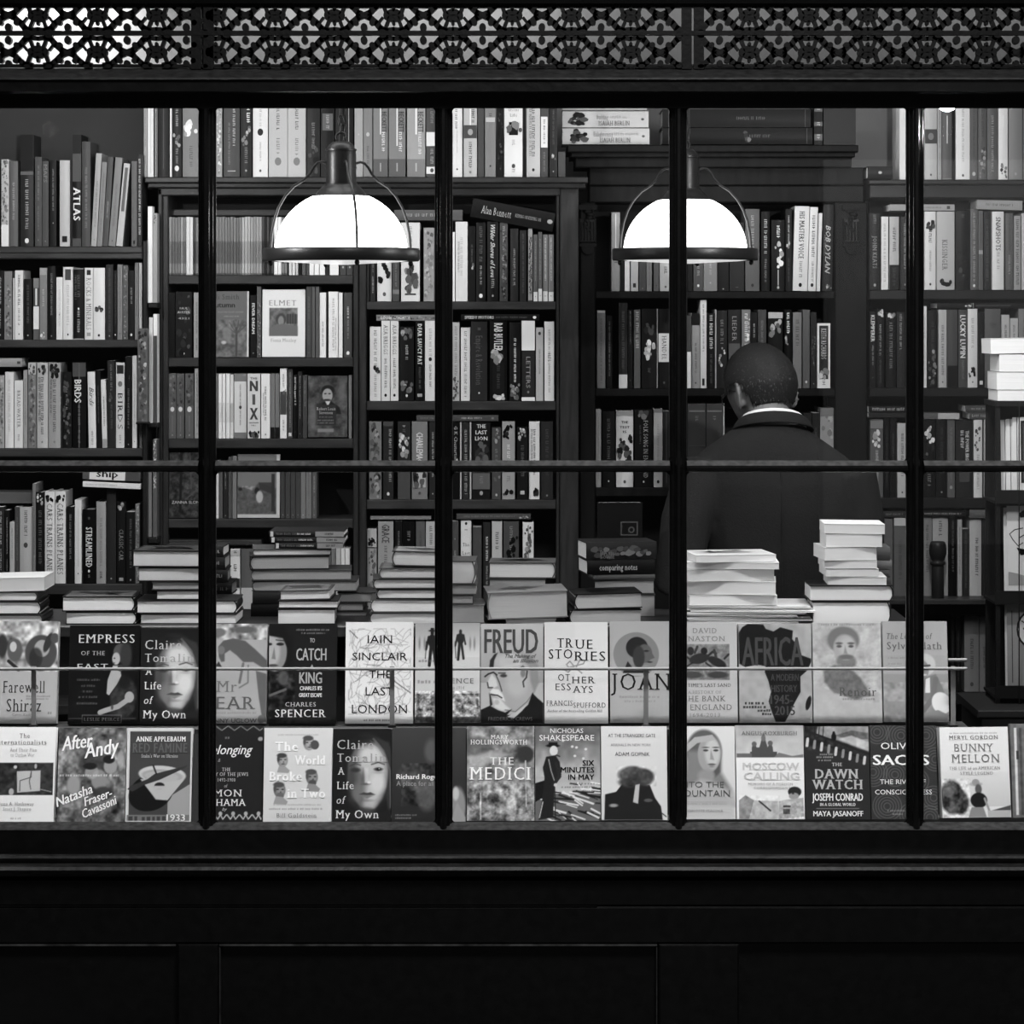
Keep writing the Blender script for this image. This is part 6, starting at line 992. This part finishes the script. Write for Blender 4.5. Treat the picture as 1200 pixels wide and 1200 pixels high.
for y0, y1 in ((470, 476), (574, 590), (692, 708), (803, 818)):
    mb = MB(); mb.box(xa-.004, xb+.004, ya-.006, yb, Z(y1, d), Z(y0 if y0 < 480 else y1-3, d), ENAMEL)
    if y0 > 480: mb.box(xa-.004, xb+.004, ya-.008, ya-.0065, Z(y1, d), Z(y0, d), ENAMEL)
    mb.build('tray', R)
for px in (1193.5, 1238): mb = MB(); mb.tube([(X(px, d), ya-.0105, zc_), (X(px, d), ya-.0105, Z(471, d))], .0016, ENAMEL, 6); mb.build('wire', R)
mb = MB(); mb.box(xa+.013, xb-.013, yb-.004, yb, zc_+.02, Z(476, d), ENAMEL); mb.build('back_panel', R); kids(R)
def card(px0, px1, py0, py1, dd, t, label, art=None):
    W, H = X(px1, dd)-X(px0, dd), Z(py0, dd)-Z(py1, dd); mb = MB(); mb.box(0, W, 0, .0012, 0, H, tone(t))
    P = lambda px, py: ((px-px0)/F*dd, -.0004, (py1-py)/F*dd)
    for k, (pts, tn) in enumerate(art or []):
        mb.add([(P(*p)[0], -.0004-.0001*k, P(*p)[2]) for p in pts], [tuple(range(len(pts)))], tone(tn))
    o = mb.build('greeting_card'); o.location = (X(px0, dd), Y(dd), Z(py1, dd)); o.rotation_euler = (math.radians(-4), 0, 0)
    tag(o, label, 'card', 'cards in the rack')
def stroke(pts, w_):
    L_, R_ = [], []
    for i, p in enumerate(pts):
        a, b = pts[max(i-1, 0)], pts[min(i+1, len(pts)-1)]; dx, dy = b[0]-a[0], b[1]-a[1]; n = math.hypot(dx, dy) or 1
        L_.append((p[0]-dy/n*w_/2, p[1]+dx/n*w_/2)); R_.append((p[0]+dy/n*w_/2, p[1]-dx/n*w_/2))
    return L_+R_[::-1]
rc = lambda a, b, c_, e: [(a, c_), (b, c_), (b, e), (a, e)]
for i, (px, top) in enumerate(((1194, 489), (1187.5, 489), (1180, 491), (1173.5, 492))):
    card(px, px+50, top, 585.2, 7.592+i*.012, 8, ['white card with dark framed picture, front of the top tier of the rack', 'off-white card edge just left of the framed picture card', 'off-white card edge, second from left in the rack top tier', 'off-white card edge, leftmost in the rack top tier'][i],
         [(rc(1197, 1240, 493, 566), .1), (rc(1199, 1240, 496, 562), .3)] if i == 0 else [(rc(px+4.6, px+5.4, top, 585), .25)])
ink = [(stroke([(1200, 619), (1190, 621), (1184, 626), (1188, 633), (1194, 640), (1200, 636)], 1.1), 0), ([(1195, 602), (1201, 598), (1204, 606), (1197, 607)], 0), ([(1192, 642), (1202, 644), (1202, 650), (1197, 651)], 0), (stroke([(1196, 630), (1210, 622)], 1.1), 0), ([(1182, 670), (1192, 672), (1205, 676), (1230, 678), (1230, 686), (1182, 686)], .6)]
card(1181, 1231, 593, 703.4, 7.592, 8, 'white card with black ink splashes, middle tier of the rack', ink)
card(1177, 1227, 595, 703.4, 7.604, 8, 'white card edge behind the ink splash card')
el = [(1214+22*math.cos(t), 738+24*math.sin(t)) for t in [k*math.pi/10 for k in range(20)]]
card(1181, 1231, 708, 813, 7.592, 6, 'grey card with a large white oval outline, bottom tier of the rack', [(el, 2), ([(1214+(p[0]-1214)*.9, 738+(p[1]-738)*.9) for p in el], 9), (rc(1186.4, 1187.4, 716, 800), 3), (stroke([(1198, 728), (1204, 732), (1200, 738)], 1.4), 2)])
card(1178.5, 1228.5, 709, 813, 7.604, 8, 'white card edge behind the oval outline card')
dd = 7.58; stack('white pile on the card rack', 7.585, [(1161, 1262, 396, 413.6, 8, 'P', 'pp', dict(tilt=-1.2, yaw=0)), (1171, 1262, 415, 435.6, 8, 'P', 'pp', dict(yaw=0)), (1168, 1260, 436, 456.6, 8, 'P', 'pp', dict(yaw=0)), (1169, 1262, 457, 469.6, 8, 'P', 'pp', dict(yaw=0))], 'books on the card rack', .15)

# ------------------------------------------------------------------ the man, seen from behind
md = 7.75; MS = F/md
def mp(px, py, y=0): return ((px-905)/MS, y, EZ-(py-HY)/MS)
SKIN = mat('skin', .13, .55, .4); HAIR = mat('short_hair', .009, .7, .3, bump=.35, scale=420, var=.5); SUIT = mat('dark_wool_jacket', .014, .9, .15, bump=.4, scale=220, var=.15); SHIRT = mat('white_shirt', .75, .8, .2); TROU = mat('dark_trousers', .02, .9, .2); SHOE = mat('black_shoe_leather', .01, .35, .5); LENS = mat('spectacle_frame', .03, .25, .5)
person = tag(empty('person', (X(905, md), Y(md), 0)), 'man in a dark jacket and glasses seen from behind, head bowed to the left', 'person')
def meshy(o, vox, it=2, fac=.5):
    m = o.modifiers.new('join', 'REMESH'); m.mode = 'VOXEL'; m.voxel_size = vox; m.use_smooth_shade = True
    s_ = o.modifiers.new('soft', 'SMOOTH'); s_.iterations = it; s_.factor = fac
    return o
HC = Vector(mp(893, 460, .055)); HR = (Matrix.Rotation(math.radians(30), 3, 'Z') @ Matrix.Rotation(math.radians(-17), 3, 'X'))
def skull(u, v, grow=0):
    """u longitude (0 = face, +y), v latitude; local head coordinates, face towards +y"""
    x, y, z = math.cos(v)*math.sin(u), math.cos(v)*math.cos(u), math.sin(v)
    px, py, pz = x*.089, y*(.108 if y < 0 else .098), z*.125
    if z < 0: k = 1+z*.34*(1 if y > -.2 else .75); px *= k; py = py*(1+z*.22) if y > 0 else py*(1+z*.34)
    if y > 0 and z < -.2: py += .006*min(1, (-.2-z)*3)
    if y > .93 and -.35 < z < .12: py += .022*max(0, 1-abs(x)*5)*(1-abs(z+.18)*3.2 if abs(z+.18) < .31 else 0)    # nose
    if y > .7 and .12 < z < .25: py += .004
    if y > .75 and -.03 < z < .1 and .15 < abs(x) < .5: py -= .006                                                   # eye sockets
    n = Vector((x, y, z)); return Vector((px, py, pz))+n*grow
def headmesh(mb, grow, keep, m, taper=None):
    U_, V_ = 60, 44; P = {}
    for i in range(V_+1):
        for j in range(U_): P[(i, j)] = HC+HR @ skull(2*math.pi*j/U_, -math.pi/2+math.pi*i/V_, grow if taper is None else grow*taper(2*math.pi*j/U_, -math.pi/2+math.pi*i/V_))
    vs = list(P.values()); ix = {k: n for n, k in enumerate(P)}; fs = []
    for i in range(V_):
        for j in range(U_):
            u, v = 2*math.pi*(j+.5)/U_, -math.pi/2+math.pi*(i+.5)/V_
            if keep(u if u < math.pi else u-2*math.pi, v): fs.append((ix[(i, j)], ix[(i, (j+1) % U_)], ix[(i+1, (j+1) % U_)], ix[(i+1, j)]))
    mb.add(vs, fs, m, True)
mb = MB(); headmesh(mb, 0, lambda u, v: True, SKIN)
for q in (-1, 1):                             # ears: rim, lobe
    for k in range(9):
        t = -1.9+k*.45; c_ = HC+HR @ Vector((q*(.090+.008*math.cos(t)), -.016-.021*math.cos(t)*.9, -.012+.036*math.sin(t))); mb.ball(c_, .0072, SKIN, 8, 6)
    mb.ball(HC+HR @ Vector((q*.086, -.010, -.014)), (.007, .016, .028), SKIN, 8, 6)
for q in (-1, 1): mb.ball(HC+HR @ Vector((q*.032, .090, .004)), .011, SKIN, 8, 6)
mb.ball(HC+HR @ Vector((0, .096, -.058)), (.022, .008, .006), SKIN, 8, 6)
nb = Vector(mp(905, 500, -.005)); mb.tube([HC+Vector((.012, -.03, -.035)), HC+(nb-HC)*.6+Vector((0, -.012, 0)), nb+Vector((0, .0, -.06))], [.062, .060, .075], SKIN, 18)
ct = [(0, .02, .90, .165, .115), (0, .015, 1.0, .168, .115), (0, .0, 1.18, .186, .12), (0, .0, 1.27, .190, .112), (0, .0, 1.335, .165, .096), (0, 0, 1.39, .115, .08), (0, 0, 1.43, .070, .066)]
mb.rings(ct, SKIN, 28)
AL = [Vector(mp(826, 556, -.005)), Vector(mp(802, 612, -.08)), Vector(mp(790, 672, -.165)), Vector(mp(820, 668, .02)), Vector(mp(850, 640, .2))]
AR = [Vector(mp(992, 560, -.005)), Vector(mp(1006, 612, -.01)), Vector(mp(1006, 676, .03)), Vector(mp(975, 655, .18)), Vector(mp(945, 636, .27))]
for A in (AL, AR):
    mb.tube(A, [.058, .052, .045, .038, .029], SKIN, 14)
    w0 = A[-1]; f = (A[-1]-A[-2]).normalized(); side = f.cross(Vector((0, 0, 1))).normalized(); up = side.cross(f)
    pc = w0+f*.055; mb.tube([w0, w0+f*.03, w0+f*.09], [.028, .038, .036], SKIN, 12, .45)
    for k, L_ in enumerate((.072, .080, .075, .060)):
        b0 = w0+f*.085+side*((k-1.5)*.0195); mb.tube([b0-f*.02, b0+f*L_*.45-up*.004, b0+f*L_*.8-up*.016, b0+f*L_-up*.03], [.0095, .009, .008, .0065], SKIN, 8)
    sg = 1 if A is AL else -1
    t0 = w0+f*.03+side*sg*.03; mb.tube([w0+f*.025+side*sg*.015, t0+f*.012+side*sg*.012, t0+f*.04+side*sg*.018-up*.006, t0+f*.06+side*sg*.014-up*.014], [.013, .012, .010, .008], SKIN, 8)
for q in (-1, 1):
    mb.tube([(q*.085, .02, .93), (q*.09, .015, .75), (q*.095, .02, .50), (q*.10, .01, .30), (q*.105, .0, .09)], [.088, .082, .058, .055, .042], SKIN, 16)
    mb.ball((q*.108, .045, .05), (.042, .12, .04), SKIN, 12, 8)
body = meshy(mb.build('body', person), .0062, 3)
mb = MB()                                     # jacket: torso, sloping shoulders, sleeves
JR = [(960, 806, 1012, .142), (850, 808, 1010, .142), (780, 814, 1006, .138), (720, 816, 1006, .138), (650, 815, 1008, .14), (600, 811, 1009, .14), (565, 806, 1009, .134), (548, 807, 1003, .124), (537, 812, 994, .116), (524, 828, 976, .108), (511, 846, 957, .098), (502, 860, 945, .088), (497, 866, 940, .082)]
mb.rings([((xl+xr)/2/MS-905/MS, (.012 if p > 700 else .0), mp(0, p)[2], (xr-xl)/2/MS, ry) for p, xl, xr, ry in JR], SUIT, 36)
for A in (AL, AR): mb.tube([A[0]+Vector((0.0, 0, .012))*1, *A[1:4], A[4]-(A[4]-A[3])*.1], [.082, .072, .068, .056, .048], SUIT, 18)
jk = meshy(mb.build('jacket', person), .0085, 5)
# collar band, shirt collar, back vent
cb = lambda z, r, y: [(-.004+r*math.cos(2*math.pi*k/28), .010+r*.96*math.sin(2*math.pi*k/28), z+y*math.sin(2*math.pi*k/28)) for k in range(29)]
def band(rows, m, name, th, par=None):
    n = 40; mb = MB(); vs = []
    for r, z, cy, dx in rows: vs += [(dx+r*math.cos(2*math.pi*k/n), cy+r*.94*math.sin(2*math.pi*k/n), z-.030*math.sin(2*math.pi*k/n)) for k in range(n)]
    mb.add(vs, [(i*n+k, i*n+(k+1) % n, (i+1)*n+(k+1) % n, (i+1)*n+k) for i in range(len(rows)-1) for k in range(n)], m, True)
    o = mb.build(name, par or person); q = o.modifiers.new('cloth', 'SOLIDIFY'); q.thickness = th; q.offset = 1; q = o.modifiers.new('round', 'BEVEL'); q.width = th*.45; q.segments = 2
zc2 = mp(0, 494)[2]
band([(.110, zc2-.030, .012, .002), (.100, zc2-.012, .012, .002), (.0895, zc2+.000, .012, .001)], SUIT, 'jacket_collar', .006, jk)
band([(.092, zc2-.020, .012, .001), (.0845, zc2+.0015, .012, 0), (.0815, zc2+.0095, .012, 0)], SHIRT, 'shirt_collar', .003)
mb = MB(); mb.tube([(.012, -.128, 1.30), (.014, -.144, 1.15), (.014, -.134, .98)], .0022, SUIT, 6); mb.build('back_seam', jk)
mb = MB()
for q in (-1, 1): mb.tube([(q*.082, .02, .98), (q*.092, .015, .75), (q*.098, .02, .5), (q*.104, .01, .3), (q*.108, .0, .10)], [.115, .102, .078, .074, .07], TROU, 18)
mb.rings([(0, .02, .84, .17, .125), (0, .02, 1.0, .165, .12)], TROU, 24); meshy(mb.build('trousers', person), .010, 3)
for q in (-1, 1):
    mb = MB(); x_ = q*.108
    for k, (yy, rx, rz, zz) in enumerate(((-.075, .034, .045, .05), (-.03, .040, .055, .055), (.04, .046, .045, .045), (.10, .050, .036, .036), (.155, .036, .028, .028))): mb.ball((x_, yy, zz), (rx, .06, rz), SHOE, 14, 8)
    mb.box(x_-.046, x_+.046, -.12, .18, .0005, .018, SHOE); meshy(mb.build('shoe', person), .007, 2)
def hairline(u, v):
    a = abs(u)                                # 0 = face, pi = nape
    if a < 1.05: return v > .62-.10*a
    if a < 1.27: return v > .50-(a-1.05)*.9
    if a < 1.50: return v > .02
    if a < 1.90: return v > .16
    return v > max(-.46, .16-(a-1.90)*2.2)
taper = lambda u, v: max(.25, min(1, .30+(v+.45)*1.0))
mb = MB(); headmesh(mb, .010, hairline, HAIR, taper); o = mb.build('hair', person)
s_ = o.modifiers.new('thick', 'SOLIDIFY'); s_.thickness = .004; s_.offset = -1
s_ = o.modifiers.new('soft', 'SUBSURF'); s_.levels = s_.render_levels = 1
mb = MB(); r = random.Random(21); H2 = [HAIR, mat('short_hair_light', .035, .6, .3), mat('short_hair_grey', .11, .6, .3)]
for k in range(7000):                         # short combed strands
    u, v = r.uniform(-math.pi, math.pi), math.asin(r.uniform(-.45, 1))
    if not hairline(u, v-.015): continue
    g = .010*taper(u, v); p = HC+HR @ skull(u, v, g-.001); du = (.25 if abs(u) > 1.2 else .5)*r.uniform(-1, 1); ln = r.uniform(.07, .17)
    p2 = HC+HR @ skull(u+du*.25/max(.25, math.cos(v)), v-ln if abs(u) > 1.0 or v < 1.1 else v-ln*.5, .0105*taper(u, v-ln)+r.uniform(.0015, .0075))
    sd = (p2-p).cross(p-HC).normalized()*.0017
    mb.add([p-sd, p+sd, p2], [(0, 1, 2)], H2[0 if r.random() < .5 else (1 if r.random() < .6 else 2)])
hs = mb.build('hair_strands', o); hs['kind'] = 'stuff'
mb = MB()
for q in (-1, 1):
    mb.tube([HC+HR @ Vector((q*.033+.024*math.cos(t), .116-abs(q*.033+.024*math.cos(t))*.16, .002+.019*math.sin(t))) for t in [k*math.pi/9 for k in range(19)]], .0016, LENS, 6, cap=False)
    mb.tube([HC+HR @ Vector(p) for p in ((q*.057, .107, .006), (q*.082, .07, .008), (q*.092, .01, .008), (q*.090, -.015, -.002))], .0018, LENS, 6)
mb.tube([HC+HR @ Vector(p) for p in ((-.010, .114, .004), (0, .118, .007), (.010, .114, .004))], .0014, LENS, 6)
mb.build('glasses', person)
